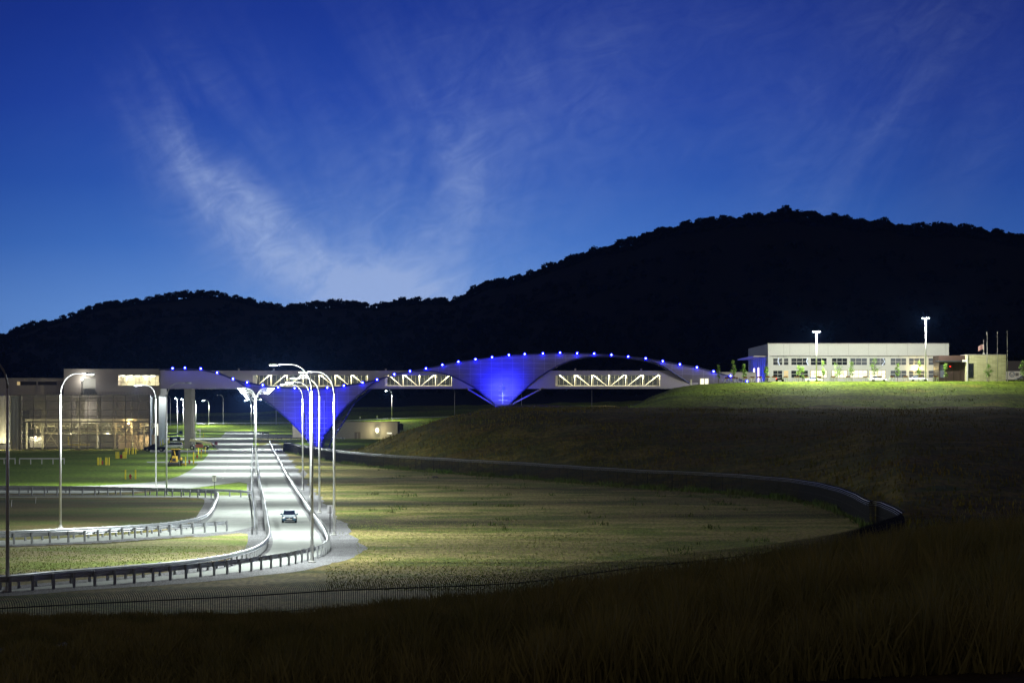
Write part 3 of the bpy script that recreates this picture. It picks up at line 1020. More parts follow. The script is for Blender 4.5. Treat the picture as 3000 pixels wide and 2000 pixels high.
BLU = [(510, 1080), (546, 1079), (592, 1081), (640, 1093), (686, 1111), (728, 1121), (774, 1129), (820, 1136), (868, 1138), (916, 1139), (963, 1137), (1011, 1131), (1065, 1122), (1107, 1113), (1156, 1097), (1202, 1088), (1249, 1080), (1297, 1070), (1344, 1061), (1394, 1054), (1442, 1048), (1491, 1042), (1537, 1039), (1590, 1037), (1640, 1035), (1690, 1036), (1740, 1037), (1790, 1041), (1839, 1046), (1890, 1051), (1940, 1059), (1990, 1068), (2040, 1077), (2089, 1089), (2139, 1102), (2188, 1117)]
UP = smooth_path([(470, 1083), (560, 1081)] + BLU[3:], 6)
LL1 = [(640, 1093.6), (689, 1112), (721, 1132), (761, 1158), (801, 1188), (849, 1230), (880, 1263), (909, 1297), (919, 1312)]
LR1 = [(942, 1312), (946, 1290), (951, 1271), (973, 1246), (992, 1217), (1024, 1182), (1056, 1156), (1081, 1134), (1107, 1113.6)]
LL2 = [(1107, 1113.6), (1156, 1097.6), (1205, 1089), (1250, 1087), (1290, 1092), (1330, 1104), (1370, 1124), (1400, 1142), (1440, 1175), (1453, 1188)]
LR2 = [(1490, 1188), (1510, 1165), (1545, 1133), (1575, 1108), (1605, 1088), (1640, 1069), (1680, 1054), (1720, 1046), (1790, 1043), (1850, 1048.5), (1900, 1057), (1935, 1068), (1970, 1090), (2030, 1129)]


def depth(px, z):
    """front skin distance: leans out from each foot to the walkway face"""
    if px < 1130:
        c, zb = 930, 0
    else:
        c, zb = 1471, 11
    t = max(0.0, min(1.0, (z - zb) / 15.0))
    return 641.5 - 6.0 * math.sin(math.pi / 2 * t) + 2.2 * min(1.0, abs(px - c) / 220.0) ** 2


def skin(name_label, xs, low, back=False, nrow=26):
    rows_ = []
    for j in range(nrow + 1):
        r = []
        for x in xs:
            yu = ip(x, UP); yl = max(yu + 0.3, low(x))
            y = yu + (yl - yu) * j / nrow
            z = HC + (HY - y) / F * DB
            d = depth(x, z)
            if back: d = 2 * 643.2 - d
            X = (x - 1500) / F * DB
            r.append((X, d, z))
        rows_.append(r)
    return rows_


def arch(label, x0, x1, low, lines, foot):
    root = empty('arch_shell', (foot[0], 643, foot[1]), label, 'arch', 'panelled arch shells straddling the walkway')
    o0 = root.location
    for back in (False, True):
        xs = [x0 + (x1 - x0) * i / 130 for i in range(131)]
        rows_ = [[tuple(Vector(p) - o0) for p in r] for r in skin(label, xs, low, back)]
        o = MB().grid(rows_).build('skin', shell_m, root, smooth=True)
        md_ = o.modifiers.new('thick', 'SOLIDIFY'); md_.thickness = 0.08
        for ln in lines:
            pth = []
            for (x, y) in smooth_path(ln, 5):
                z = HC + (HY - y) / F * DB
                d = depth(x, z) - 0.05
                if back: d = 2 * 643.2 - d
                pth.append(Vector(((x - 1500) / F * DB, d, z)) - o0)
            MB().tube(pth, 0.20, 8).build('edge_tube', edge_m, root, smooth=True)
    # lattice soffit joining the two skins
    sf = MB(); tb = MB()
    for ln in lines[1:]:
        pts = smooth_path(ln, 3)
        prev = None
        for k, (x, y) in enumerate(pts):
            z = HC + (HY - y) / F * DB
            d = depth(x, z)
            a = Vector(((x - 1500) / F * DB, d + 0.1, z)) - o0
            b = Vector(((x - 1500) / F * DB, 2 * 643.2 - d - 0.1, z)) - o0
            if z < 15.2 or z > 20.6:
                tb.tube([a, b], 0.09, 6)
                if prev:
                    tb.tube([prev[0], b], 0.07, 6)
            prev = (a, b)
    tb.build('cross_brace', edge_m, root)
    return root


low1 = lambda x: ip(x, LL1 + LR1)
low2 = lambda x: ip(x, LL2 + LR2 + [(2188, 1129)])
a1 = arch('left arch skin narrowing to a blue-lit foot beside the road', 640, 1107, low1, [[(470, 1083), (560, 1081)] + BLU[3:14], LL1, LR1], ((930 - 1500) / F * DB, 0.0))
a2 = arch('right arch skin rising high over the walkway, foot on the dark hill', 1107, 2188, low2, [BLU[13:], LL2, LR2], ((1471 - 1500) / F * DB, 11.2))
# outer bracing of the left foot
o0 = a1.location
tb = MB()
RB = [(955, 1318), (966, 1290), (984, 1262), (1006, 1228), (1034, 1180), (1062, 1156), (1086, 1136)]
pth = []
for x, y in smooth_path(RB, 4):
    z = HC + (HY - y) / F * DB
    pth.append(Vector(((x - 1500) / F * DB, 647.0, z)) - o0)
tb.tube(pth, 0.22, 8)
pf = []
for x, y in smooth_path(LR1, 4):
    z = HC + (HY - y) / F * DB
    pf.append(Vector(((x - 1500) / F * DB, depth(x, z), z)) - o0)
for k in range(0, min(len(pth), len(pf)) - 4, 1):
    tb.tube([pf[k], pth[k]], 0.09, 6)
    tb.tube([pf[k], pth[k + 1]], 0.07, 6)
tb.build('cross_brace', edge_m, a1)
# white ladder frames standing inside the feet, in front of the skin
wl = mat('white_tube', (0.75, 0.75, 0.8), 0.5)
for root, xs, ys in ((a1, (898, 928, 950), range(1225, 1308, 14)), (a2, (1473,), (1131, 1144, 1158, 1172))):
    fr = MB()
    o0 = root.location
    for x in xs:
        yt = {898: 1216, 928: 1226, 950: 1174}.get(x, 1125); yb = {898: 1288, 928: 1306, 950: 1268}.get(x, 1181)
        a = W(x, yt, 633.0) - o0; b = W(x, yb, 638.5) - o0
        fr.tube([a, b], 0.07, 6)
    for y in ys:
        if root is a1:
            xl, xr = max(893, 893 + (y - 1288) * 1.1), 958 - max(0, (y - 1262) * 0.4)
        else:
            xl, xr = 1461, 1487
        d_ = 633 + (y - ys[0]) / (ys[-1] - ys[0]) * 5.0
        fr.tube([W(xl, y, d_) - o0, W(xr, y, d_) - o0], 0.05, 6)
    fr.build('frame', wl, root)
# struts of the right foot
st = MB()
o0 = a2.location
for sx, ex in ((1372, 1450), (1583, 1493)):
    for dd in (639.5, 646.5):
        st.tube([W(sx, 1140, 640) * (dd / 640) - o0 if False else Vector(((sx - 1500) / F * DB, dd, HC + (HY - 1140) / F * DB)) - o0, Vector(((ex - 1500) / F * DB, 643, HC + (HY - 1187) / F * DB)) - o0], 0.22, 8)
    st.tube([Vector(((sx - 1500) / F * DB, 639.5, HC + (HY - 1139.6) / F * DB)) - o0, Vector(((sx - 1500) / F * DB, 646.5, HC + (HY - 1139.6) / F * DB)) - o0], 0.2, 8)
st.build('strut', clad, a2)
# plinth
pl = MB(); pl.box(-1.9, 1.9, -2.4, 2.6, -1.6, 0.25); pl.build('plinth', conc_m, a2)
pl = MB(); pl.box(-2.1, 3.2, -2.6, 4.4, -0.4, 0.35); pl.build('plinth', conc_m, a1)

# blue bulbs along the upper edge
blue_glow_m = mat('blue_glow', (0.02, 0.02, 0.6), emit=(0.0, 0.004, 1.0), estr=3.0)
bulb_core = mat('blue_bulb_core', (0.3, 0.3, 1), emit=(0.35, 0.42, 1.0), estr=14.0)
pb = None
for i, (x, y) in enumerate(BLU):
    z = HC + (HY - y) / F * DB
    d = depth(x, z) - 0.42
    loc = Vector(((x - 1500) / F * DB, d, z + 0.10))
    lb = 'small blue light, %s from the left end of the string on the bridge' % (ORD[i] if i < 18 else '')
    if i >= 18:
        lb = 'small blue light, %s from the right end of the string over the arch' % ORD[len(BLU) - 1 - i]
    if pb is None:
        pb = empty('blue_floodlight', loc, lb, 'light', 'blue lights strung along the arch edge')
        MB().ball((0, -0.12, 0), 0.17, None, None, 10, 6).build('bulb', bulb_core, pb, smooth=True)
        MB().ball((0, 0, 0), 0.40, 0.12, 0.40, 14, 8).build('halo_disc', blue_glow_m, pb, smooth=True)  # glowing disc added as the blue halo round each bulb
        MB().tube([(0, 0.20, -0.12), (0, 0.42, -0.16)], 0.08, 8).build('bracket', dark_metal, pb)
        point_light('blue_light', (0, -0.35, -0.45), 140, (0.0, 0.003, 1.0), 0.15, pb)
    else:
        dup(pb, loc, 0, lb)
# blue floodlights on the ground washing the feet
def flood(px, py, D, tx, ty, power, col, size, label, grp='ground floodlights at the arch feet'):
    p = W(px, py, D)
    root = empty('ground_floodlight', p, label, 'light', grp)
    MB().box(-0.25, 0.25, -0.12, 0.12, -0.15, 0.15).build('housing', dark_metal, root)
    MB().box(-0.2, 0.2, 0.13, 0.16, -0.10, 0.10).build('lens', blue_glow_m, root)
    tgt = W(tx, ty, 636)
    dr = (tgt - p)
    q = dr.to_track_quat('-Z', 'Y').to_euler()
    ldo = point_light('flood_beam', (0, 0.3, 0.3), power, col, 0.15, root, 1.0, size, q)
    return root


flood(925, 1322, 625, 925, 1232, 60000, (0.012, 0.015, 1.0), 85, 'blue floodlight at the foot of the left arch, aimed up the skin')
flood(925, 1325, 630, 925, 1285, 230000, (0.30, 0.38, 1.0), 120, 'close white-blue floodlight right under the left arch skin')
flood(1462, 1192, 632, 1466, 1140, 12000, (0.0, 0.002, 1.0), 170, 'wide blue floodlight left of the right arch foot')
flood(1476, 1192, 633, 1472, 1130, 26000, (0.0, 0.002, 1.0), 100, 'blue floodlight at the foot of the right arch, aimed up the skin')
flood(1471, 1192, 633, 1473, 1172, 4500, (0.26, 0.32, 1.0), 95, 'close floodlight at the right arch foot beneath the white cross frame')
g = G(976, 1316); flood(978, 1314, 640, 960, 1260, 3000, (0.03, 0.05, 1.0), 60, 'small blue floodlight on the grass right of the left arch foot')

# ------------------------------------------------------------------ white building on the plateau
lit_m = bpy.data.materials.new('lit_room')
lit_m.use_nodes = True
t_ = lit_m.node_tree; n_ = NT(t_)
b_ = t_.nodes['Principled BSDF']
tcn = n_.node('ShaderNodeTexCoord')
mp = n_.node('ShaderNodeMapping'); mp.inputs['Scale'].default_value = (1.0, 1, 2.2)
t_.links.new(tcn.outputs['Object'], mp.inputs[0])
nz = n_.noise(mp.outputs[0], 1.1, 3, 0.6)
t_.links.new(n_.ramp(nz, [(0.28, (0.55, 0.47, 0.20)), (0.44, (1.0, 0.94, 0.68)), (0.7, (1.0, 0.98, 0.88))]), b_.inputs['Emission Color'])
b_.inputs['Emission Strength'].default_value = 1.35
b_.inputs['Base Color'].default_value = (0.3, 0.3, 0.2, 1)
dim_m = mat('dim_room', (0.05, 0.055, 0.065), 0.2, emit=(0.20, 0.22, 0.27), estr=0.22)
tan_m = mat('tan_room', (0.4, 0.3, 0.15), 0.5, emit=(0.75, 0.55, 0.25), estr=0.6)


def facade_box(root, px0, px1, py0, py1, D, d0, d1, m, name):
    a = W(px0, py1, D) - root.location; b = W(px1, py0, D) - root.location
    return MB().box(a.x, b.x, d0, d1, a.z, b.z).build(name, m, root)


def add_window(root, px0, px1, py0, py1, D, pane, nv, nh, fm, proud=0.0):
    a = W(px0, py1, D) - root.location; b = W(px1, py0, D) - root.location
    fr = MB()
    y0, y1 = -0.02 - proud, 0.10
    t = 0.12
    fr.box(a.x, a.x + t, y0, y1, a.z, b.z).box(b.x - t, b.x, y0, y1, a.z, b.z).box(a.x + t, b.x - t, y0, y1, a.z, a.z + t).box(a.x + t, b.x - t, y0, y1, b.z - t, b.z)
    for k in range(1, nv):
        x = a.x + (b.x - a.x) * k / nv
        fr.box(x - 0.045, x + 0.045, y0 + 0.01, y1 - 0.01, a.z + t, b.z - t)
    for k in range(1, nh):
        z = a.z + (b.z - a.z) * k / nh
        fr.box(a.x + t, b.x - t, y0 + 0.012, y1 - 0.012, z - 0.045, z + 0.045)
    f = fr.build('window', fm, root)
    MB().box(a.x + t * 0.5, b.x - t * 0.5, y0 + 0.02, y0 + 0.045, a.z + t * 0.5, b.z - t * 0.5).build('pane', pane, f)
    return f


WB = empty('office_building', W(2250, 1120, 650), 'long white two-storey building with a band of lit windows on the hilltop', 'building')
wb = WB.location
tops = (W(0, 1007, 650) - wb).z
LX, RX = (W(2250, 0, 650) - wb).x, (W(2780, 0, 650) - wb).x
rowz = [((W(0, 1070, 650) - wb).z, (W(0, 1048, 650) - wb).z), ((W(0, 1107, 650) - wb).z, (W(0, 1084, 650) - wb).z)]
bays = [(2264, 2293, 2), (2295, 2311, 1), (2317, 2368, 3), (2374, 2423, 3), (2436, 2483, 3), (2490, 2541, 3), (2546, 2595, 3), (2608, 2656, 3), (2662, 2709, 3), (2719, 2768, 3)]
fw = MB()
z3 = [-1.0, rowz[1][0], rowz[1][1], rowz[0][0], rowz[0][1], tops]
for k in (0, 2, 4):
    fw.box(LX, RX, 0, 0.3, z3[k], z3[k + 1])
xs = [2250] + [e for b in bays for e in b[:2]] + [2780]
for k in (1, 3):
    for a, b in zip(xs[0::2], xs[1::2]):
        fw.box((W(a, 0, 650) - wb).x, (W(b, 0, 650) - wb).x, 0.0, 0.3, z3[k], z3[k + 1])
fw.build('front_wall', white_clad, WB)
MB().box(LX + 0.3, RX, 0.31, 54, -1.0, tops - 0.15).build('body', mat('inner_dark', (0.25, 0.25, 0.27), 0.7), WB)
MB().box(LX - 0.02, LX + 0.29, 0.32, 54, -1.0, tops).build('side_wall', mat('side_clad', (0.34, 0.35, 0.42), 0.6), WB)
MB().box(LX - 0.05, RX + 0.05, -0.06, 0.4, tops + 0.003, tops + 0.18).build('parapet', clad, WB)
sm = MB()
for b in bays:
    x = (W(b[1] + 3, 0, 650) - wb).x
    sm.box(x - 0.03, x + 0.03, -0.012, -0.002, rowz[0][1] + 0.7, tops - 0.05)
sm.build('panel_seam', clad_lo, WB)
sh = MB(); zz = (W(0, 1042.5, 650) - wb).z
sh.box(LX + 0.6, RX - 0.1, -0.75, -0.01, zz, zz + 0.10)
for b in bays:
    for x in (b[0], (b[0] + b[1]) / 2):
        X = (W(x, 0, 650) - wb).x
        sh.box(X - 0.04, X + 0.04, -0.7, -0.012, zz - 0.22, zz - 0.002)
sh.build('sunshade', clad_lo, WB)
for i, (a, b, nv) in enumerate(bays):
    add_window(WB, a, b, 1048, 1070, 650, dim_m if i > 4 else glass_d, nv, 2, white_clad)
    pm = lit_m if 3 <= i <= 6 else (tan_m if i == 1 else (dim_m if i in (7, 9) else glass_d))
    if i == 8: pm = dim_m
    add_window(WB, a, b, 1084, 1107, 650, pm, nv + (1 if pm is lit_m else 0), 2, mat('silhouette_frame', (0.30, 0.20, 0.07), 0.6) if pm is lit_m else white_clad)  # shade painted in: frames of lit windows coloured dark as silhouettes
# blue end facade details: canopy, glazed entry
cz = (W(2250, 1045, 650) - wb).z
cn = MB(); cn.box(LX - 3.6, LX - 0.06, 2, 48, cz, cz + 0.35); cn.build('canopy', clad, WB)
sg = MB()
for yy in range(4, 52, 6):
    sg.box(LX - 0.12, LX - 0.04, yy, yy + 0.35, -0.8, cz - 0.1)
sg.build('mullion', mat('blue_mull', (0.3, 0.3, 0.35), 0.5), WB)
en = MB()
for yy in (22, 34):
    en.box(LX - 0.22, LX - 0.13, yy, yy + 3.2, 0.1, 4.2)
en.build('lit_entry', mat('entry_glow', (1, 0.9, 0.8), emit=(1.0, 0.80, 0.75), estr=2.4), WB)
point_light('entry_blue', (LX - 9, 12, 1.6), 4000, (0.02, 0.04, 1.0), 0.4, WB)
point_light('entry_blue', (LX - 8, 36, 1.6), 3500, (0.02, 0.04, 1.0), 0.4, WB)
# lit sodium lamp on the front
point_light('wall_lamp_glow', ((W(2686, 1090, 650) - wb).x, -1.0, (W(0, 1080, 650) - wb).z), 700, (1.0, 0.75, 0.25), 0.2, WB)
MB().ball(((W(2686, 1090, 650) - wb).x, -0.4, (W(0, 1080, 650) - wb).z), 0.28, None, None, 8, 6).build('wall_lamp', mat('amber_lamp', (1, 0.8, 0.4), emit=(1, 0.85, 0.5), estr=14), WB)
# pale ribbons hanging in the upper windows
rb = MB()
for x, yt, yb in ((2282, 1048, 1069), (2366, 1049, 1069), (2587, 1049, 1070), (2740, 1049, 1068)):
    s = 3 if x < 2400 else -5
    rb.tube([W(x, yt, 649.6) - wb, W(x - s, (yt + yb) / 2, 649.6) - wb, W(x + s * 0.6, yb, 649.6) - wb], 0.12, 6)
rb.build('window_ribbon', mat('ribbon', (0.7, 0.75, 0.85), 0.5, emit=(0.6, 0.7, 1), estr=0.5), WB)

# connector between the arch tail and the office
CB = empty('link_building', W(2110, 1128, 652), 'low grey link wing between the arch tail and the office', 'building')
facade_box(CB, 2040, 2215, 1092, 1135, 652, 0, 8, clad, 'wall')
facade_box(CB, 2040, 2215, 1089.5, 1092, 652, -0.2, 8.2, clad_lo, 'roof_edge')
DW = empty('door_block', W(2063, 1128, 634), 'small lit glass door block at the end of the arch', 'door')
facade_box(DW, 2049, 2077, 1107, 1130, 634, 0, 1.0, clad, 'wall')
facade_box(DW, 2052, 2062, 1109, 1127, 634, -0.05, 0, lit_m, 'door_leaf')
facade_box(DW, 2065, 2075, 1109, 1127, 634, -0.05, 0, lit_m, 'door_leaf')
BX = empty('marker_post', W(2025, 1131, 630), 'short cream post at the end of the walkway', 'post')
facade_box(BX, 2023, 2027, 1112, 1134, 630, 0, 0.3, cream, 'shaft')
facade_box(BX, 2022.5, 2027.5, 1110, 1112, 630, -0.05, 0.35, clad, 'cap')

# kiosk and stone block
KB = empty('gatehouse', W(2790, 1112, 622), 'dark brown gatehouse with a flat canopy and red light', 'building')
brown = mat('brown_clad', (0.045, 0.022, 0.015), 0.6, var=0.15)
facade_box(KB, 2751, 2831, 1041, 1062, 622, 0, 9, brown, 'roof')
facade_box(KB, 2737, 2831, 1056, 1060, 622, -1.6, -0.02, dark_metal, 'canopy')
facade_box(KB, 2752, 2830, 1062, 1125, 622, 0.3, 8.8, mat('kiosk_dark', (0.03, 0.018, 0.016), 0.4), 'body')
for x in (2753, 2768, 2791, 2812):
    facade_box(KB, x, x + 0.9, 1063, 1120, 622, 0.1, 0.28, brown, 'mullion')
facade_box(KB, 2754, 2767, 1068, 1106, 622, 0.2, 0.26, dim_m, 'pane')
facade_box(KB, 2816, 2829, 1054, 1060, 622, -1.9, -1.62, sign_white, 'canopy_sign')
MB().ball(W(2784, 1073, 621.4) - KB.location, 0.13, None, None, 8, 6).build('red_light', mat('red_glow', (1, 0, 0), emit=(1, 0.01, 0.01), estr=5), KB)
stone = bpy.data.materials.new('stone_wall'); stone.use_nodes = True
t_ = stone.node_tree; n_ = NT(t_); b_ = t_.nodes['Principled BSDF']; b_.inputs['Roughness'].default_value = 0.9
br = n_.node('ShaderNodeTexBrick'); tcn = n_.node('ShaderNodeTexCoord')
mp = n_.node('ShaderNodeMapping'); mp.inputs['Rotation'].default_value = (math.radians(90), 0, 0)
t_.links.new(tcn.outputs['Object'], mp.inputs[0]); t_.links.new(mp.outputs[0], br.inputs['Vector'])
br.inputs['Scale'].default_value = 1.0; br.inputs['Brick Width'].default_value = 1.5; br.inputs['Row Height'].default_value = 0.28; br.inputs['Mortar Size'].default_value = 0.02
br.inputs['Color1'].default_value = (0.55, 0.52, 0.30, 1); br.inputs['Color2'].default_value = (0.40, 0.38, 0.21, 1); br.inputs['Mortar'].default_value = (0.10, 0.10, 0.06, 1)
t_.links.new(br.outputs[0], b_.inputs['Base Color'])
SB = empty('stone_building', W(2890, 1112, 620), 'pale stone clad block with one tall narrow window', 'building')
facade_box(SB, 2831.5, 2947, 1039, 1125, 620, 0, 9, stone, 'wall')
facade_box(SB, 2831, 2947.5, 1038, 1039.5, 620, -0.1, 9.1, clad, 'parapet')
facade_box(SB, 2832, 2835.5, 1040, 1124, 620, -0.25, -0.003, white_clad, 'corner_post')
add_window(SB, 2837, 2852, 1064, 1107, 620, glass_d, 1, 2, dark_metal, 0.05)
# far sheds at the right edge
FB = empty('far_hall', W(2990, 1090, 760), 'long low grey hall at the right edge behind the flagpoles', 'building')
facade_box(FB, 2945, 3120, 1057, 1087, 760, 0, 20, clad, 'upper_wall')
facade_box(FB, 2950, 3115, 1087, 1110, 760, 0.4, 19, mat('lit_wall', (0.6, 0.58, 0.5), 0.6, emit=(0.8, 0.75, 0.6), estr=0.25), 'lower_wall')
c = W(2965, 1096, 758.5) - FB.location
rg = MB()
rg.tube([(c.x + 0.75 * math.cos(a), c.y, c.z + 0.75 * math.sin(a)) for a in [2 * math.pi * k / 24 for k in range(25)]], 0.10, 6)
rg.tube([(c.x - 0.5, c.y, c.z + 0.35), (c.x - 0.12, c.y, c.z - 0.5), (c.x, c.y, c.z - 0.05), (c.x + 0.12, c.y, c.z - 0.5), (c.x + 0.5, c.y, c.z + 0.35)], 0.07, 6)
rg.build('round_emblem', mat('emblem_blue', (0.15, 0.3, 0.5), 0.5), FB)
for k in range(4):
    facade_box(FB, 2976 + 2.4 * k, 2977.4 + 2.4 * k, 1092, 1101, 760, 0.2, 0.38, dark_metal, 'slot_window')

# flagpoles
def flagpole(px, yt, yb, D, label, flag=False):
    b = TP(px, D) if not flag else W(px, yb, D)
    root = empty('flagpole', b, label, 'flagpole', 'bare flagpoles' if not flag else None)
    h = W(px, yt, D).z - b.z
    MB().tube([(0, 0, -0.1), (0, 0, h)], [0.085, 0.045], 8).build('pole', white_clad, root, smooth=True)
    MB().ball((0, 0, h + 0.10), 0.11, None, None, 8, 6).build('finial', chrome, root)
    MB().tube([(0, 0, -0.1), (0, 0, 0.35)], [0.22, 0.14], 10).build('base_collar', clad, root)
    if flag:
        MB().loft([[(-0.35, -0.3, 0), (0.35, -0.3, 0), (0.35, 0.3, 0), (-0.35, 0.3, 0)], [(-0.12, -0.12, 0.75), (0.12, -0.12, 0.75), (0.12, 0.12, 0.75), (-0.12, 0.12, 0.75)]]).build('plinth', white_clad, root)
    return root


flagpole(2892, 973, 1112, 612, 'left tall bare flagpole in front of the stone block')
flagpole(2922, 973, 1112, 612, 'middle tall bare flagpole in front of the stone block')
flagpole(2951, 970, 1105, 612, 'right tall bare flagpole at the corner of the stone block')
FP = flagpole(2882, 996, 1040, 640, 'short flagpole behind the stone block flying a small red and white flag', True)
rows_ = []
for j in range(7):
    r = []
    for i in range(13):
        u, v_ = i / 12, j / 6
        r.append((-0.06 - 1.35 * u, 0.12 * math.sin(u * 7 + v_), 2.75 - 1.25 * v_ - 0.55 * u * u))
    rows_.append(r)
fm = bpy.data.materials.new('flag_cloth'); fm.use_nodes = True
t_ = fm.node_tree; n_ = NT(t_); b_ = t_.nodes['Principled BSDF']
tcn = n_.node('ShaderNodeTexCoord'); wvn = n_.node('ShaderNodeTexWave', bands_direction='Z'); wvn.inputs['Scale'].default_value = 1.6
t_.links.new(tcn.outputs['Object'], wvn.inputs[0])
t_.links.new(n_.ramp(wvn.outputs[0], [(0.48, (0.45, 0.10, 0.09)), (0.52, (0.60, 0.52, 0.50))]), b_.inputs['Base Color'])
fo = MB().grid(rows_).build('flag', fm, None, smooth=True, loc=FP.location)
tag(fo, 'small red and white striped flag blown left from the short pole', 'flag')

# ------------------------------------------------------------------ barricades along the crest
def barricade_proto():
    root = empty('barricade', (0, 0, 0), '', 'barricade', 'A-frame barricades along the crest of the lawn')
    for s in (-1, 1):
        a = MB()
        for t in (-1, 1):
            a.bar((s * 0.42 + t * 0.26, 0, 0), (s * 0.42 + t * 0.03, 0, 1.08), 0.085)
        a.bar((s * 0.42 - 0.17, 0, 0.40), (s * 0.42 + 0.17, 0, 0.40), 0.07)
        a.v = [(x * 1.15, y, z * 1.2) for x, y, z in a.v]
        a.build('leg', paint_w, root)
    MB().box(-0.55, 0.55, -0.09, -0.06, 1.02, 1.34).build('board', mat('barricade_orange', (0.34, 0.12, 0.05), 0.6), root)
    MB().box(-0.5, 0.5, -0.02, 0.02, 0.98, 1.04).build('cross_bar', paint_w, root)
    return root


bx = [2130, 2142, 2156, 2184, 2205, 2225, 2249, 2268, 2301, 2334, 2362, 2400, 2441, 2485, 2536, 2577, 2613, 2653, 2697, 2741]
bp = None
for i, x in enumerate(bx):
    lb = 'white A-frame barricade with orange-brown board, %s' % ('%s from the left along the crest' % ORD[i] if i < 10 else '%s from the right along the crest' % ORD[len(bx) - 1 - i])
    loc = TP(x, 608.5 + 0.8 * (i % 3)) + Vector((0, 0, 0.02))
    if bp is None:
        bp = barricade_proto(); bp.location = loc; bp['label'] = lb
        bp.rotation_euler = (0, 0, 0.1)
    else:
        dup(bp, loc, random.uniform(-0.35, 0.35), lb)

# ------------------------------------------------------------------ trees
def leaf_quads(cs, size):
    n = len(cs)
    a = rng.normal(size=(n, 3)); a /= np.linalg.norm(a, axis=1)[:, None]
    b = rng.normal(size=(n, 3)); b -= (a * b).sum(1)[:, None] * a; b /= np.linalg.norm(b, axis=1)[:, None]
    s = (size * rng.uniform(0.5, 1.2, n))[:, None]
    a *= s; b *= s * 0.7
    return np.stack([cs - a, cs - b, cs + a, cs + b], axis=1).reshape(-1, 3)


def sapling(px, D, h, wd, label, dens=420, m=leaf, cone=False):
    b = TP(px, D)
    root = empty('young_tree', b, label, 'tree', 'young trees in front of the office')
    tr = MB().tube([(0, 0, -0.1), (0.04, 0, h * 0.5), (0, 0, h * 0.93)], [0.07, 0.05, 0.02], 6)
    for k in range(7):
        z0 = h * (0.3 + 0.08 * k); an = k * 2.4
        tr.tube([(0.03, 0, z0), (0.55 * wd * 0.5 * math.cos(an) * 1.2, 0.5 * wd * 0.5 * math.sin(an), z0 + h * 0.14)], [0.03, 0.012], 5)
    tr.build('trunk', bark, root)
    cl = []
    nb = 16
    for k in range(nb):
        t = rng.uniform(0.0, 1.0)
        zz = h * (0.30 + 0.66 * t)
        rad = wd * 0.5 * (1 - t if cone else math.sin(math.pi * (0.18 + 0.75 * t)))
        an = rng.uniform(0, 6.28); r = rad * rng.uniform(0.1, 0.85)
        cc = np.array([r * math.cos(an), r * math.sin(an), zz])
        cl.append(cc + rng.normal(size=(dens // nb, 3)) * np.array([0.30, 0.30, 0.26]) * wd * 0.34)
    o = np_mesh('crown', leaf_quads(np.concatenate(cl), 0.14), None, m, 4)
    o.parent = root
    return root


sap = [(2105, 612, 4.6, 1.6, 'slim cone-shaped young tree, leftmost, before the blue-lit wing', True), (2148, 612, 5.6, 2.2, 'taller cone-shaped young tree, second from the left, before the blue-lit wing', True), (2179, 614, 4.6, 2.0, 'cone-shaped young tree just left of the office end', True),
       (2246, 618, 3.8, 1.6, 'small dark tree at the corner of the white building', False), (2340, 618, 4.2, 1.8, 'dark green tree beside the brightest little tree', False), (2351, 616, 3.8, 1.6, 'small brightly lit yellow-green tree left of the parking lamp', False),
       (2412, 618, 5.4, 1.6, 'thin sparse tree just right of the parking lamp', False), (2452, 616, 4.7, 2.8, 'round pale green tree before the lit windows', False), (2496, 616, 5.4, 2.0, 'slender tree between the two lit window bays', False),
       (2562, 616, 5.8, 3.2, 'broadest young tree, in front of the right lit window', False), (2629, 616, 4.8, 1.4, 'narrow upright tree right of the lit windows', False), (2692, 616, 5.2, 1.9, 'bright tree beside the amber wall lamp', False),
       (2770, 614, 4.4, 1.8, 'dark tree in front of the brown gatehouse', False), (2897, 606, 4.4, 2.2, 'small tree before the stone block', False), (2998, 614, 5.0, 2.6, 'bright tree cut by the right edge', False)]
for x, d, h, wd, lb, cone in sap:
    sapling(x, d, h, wd, lb, cone=cone)

# forest on the hills: one mass, crowns made of leaf clumps
cs, sz = [], []
def crown_cloud(px, D, r, n, size, zoff=0.0, squash=0.8):
    b = np.array(TP(px, D, zoff))
    b[2] += r * 0.75
    k = max(3, int(n / 14))
    th = rng.uniform(0, 2 * math.pi, k); ph = np.arccos(rng.uniform(-0.5, 1, k))
    sub = b + np.stack([np.cos(th) * np.sin(ph), np.sin(th) * np.sin(ph), np.cos(ph) * squash], 1) * r * 0.72
    pts = np.repeat(sub, 14, axis=0) + rng.uniform(-1, 1, size=(k * 14, 3)) * r * 0.24
    cs.append(pts); sz.append(np.full(len(pts), size))


x = -60.0
while x < 3060:     # skyline trees
    D = ip(x, DR)
    big = rng.random() < 0.22
    r = (4.4 if big else rng.uniform(2.4, 3.6))
    hgt = 8 + 5 * math.sin(x * 0.021) * math.sin(x * 0.0073 + 1) + (9 if big else rng.uniform(-6, 4))
    crown_cloud(x, D + rng.uniform(-8, 8), r, 420, 0.62, (hgt / F * D) - r * 1.3)
    crown_cloud(x + rng.uniform(-6, 6), D - 12, r * 0.9, 110, 1.2, -r * 0.9 - 0.8)
    x += r * 0.42 / D * F
for k in range(2300):
    x = rng.uniform(-80, 3080)
    d1 = ip(x, DR); d0 = 1320 if x < 1950 else 960
    D = d0 + (d1 - d0) * rng.random() ** 0.8
    if D > d1 * 0.97:
        continue
    crown_cloud(x, D, rng.uniform(3.2, 6.0), 56, 1.7, 0.5 if D < d1 * 0.9 else -4.0)
for k in range(150):   # trees just behind the office
    x = rng.uniform(2120, 3080)
    crown_cloud(x, rng.uniform(800, 950), rng.uniform(3, 5.5), 300, 0.8, rng.uniform(0, 4))
allc = np.concatenate(cs); alls = np.concatenate(sz)
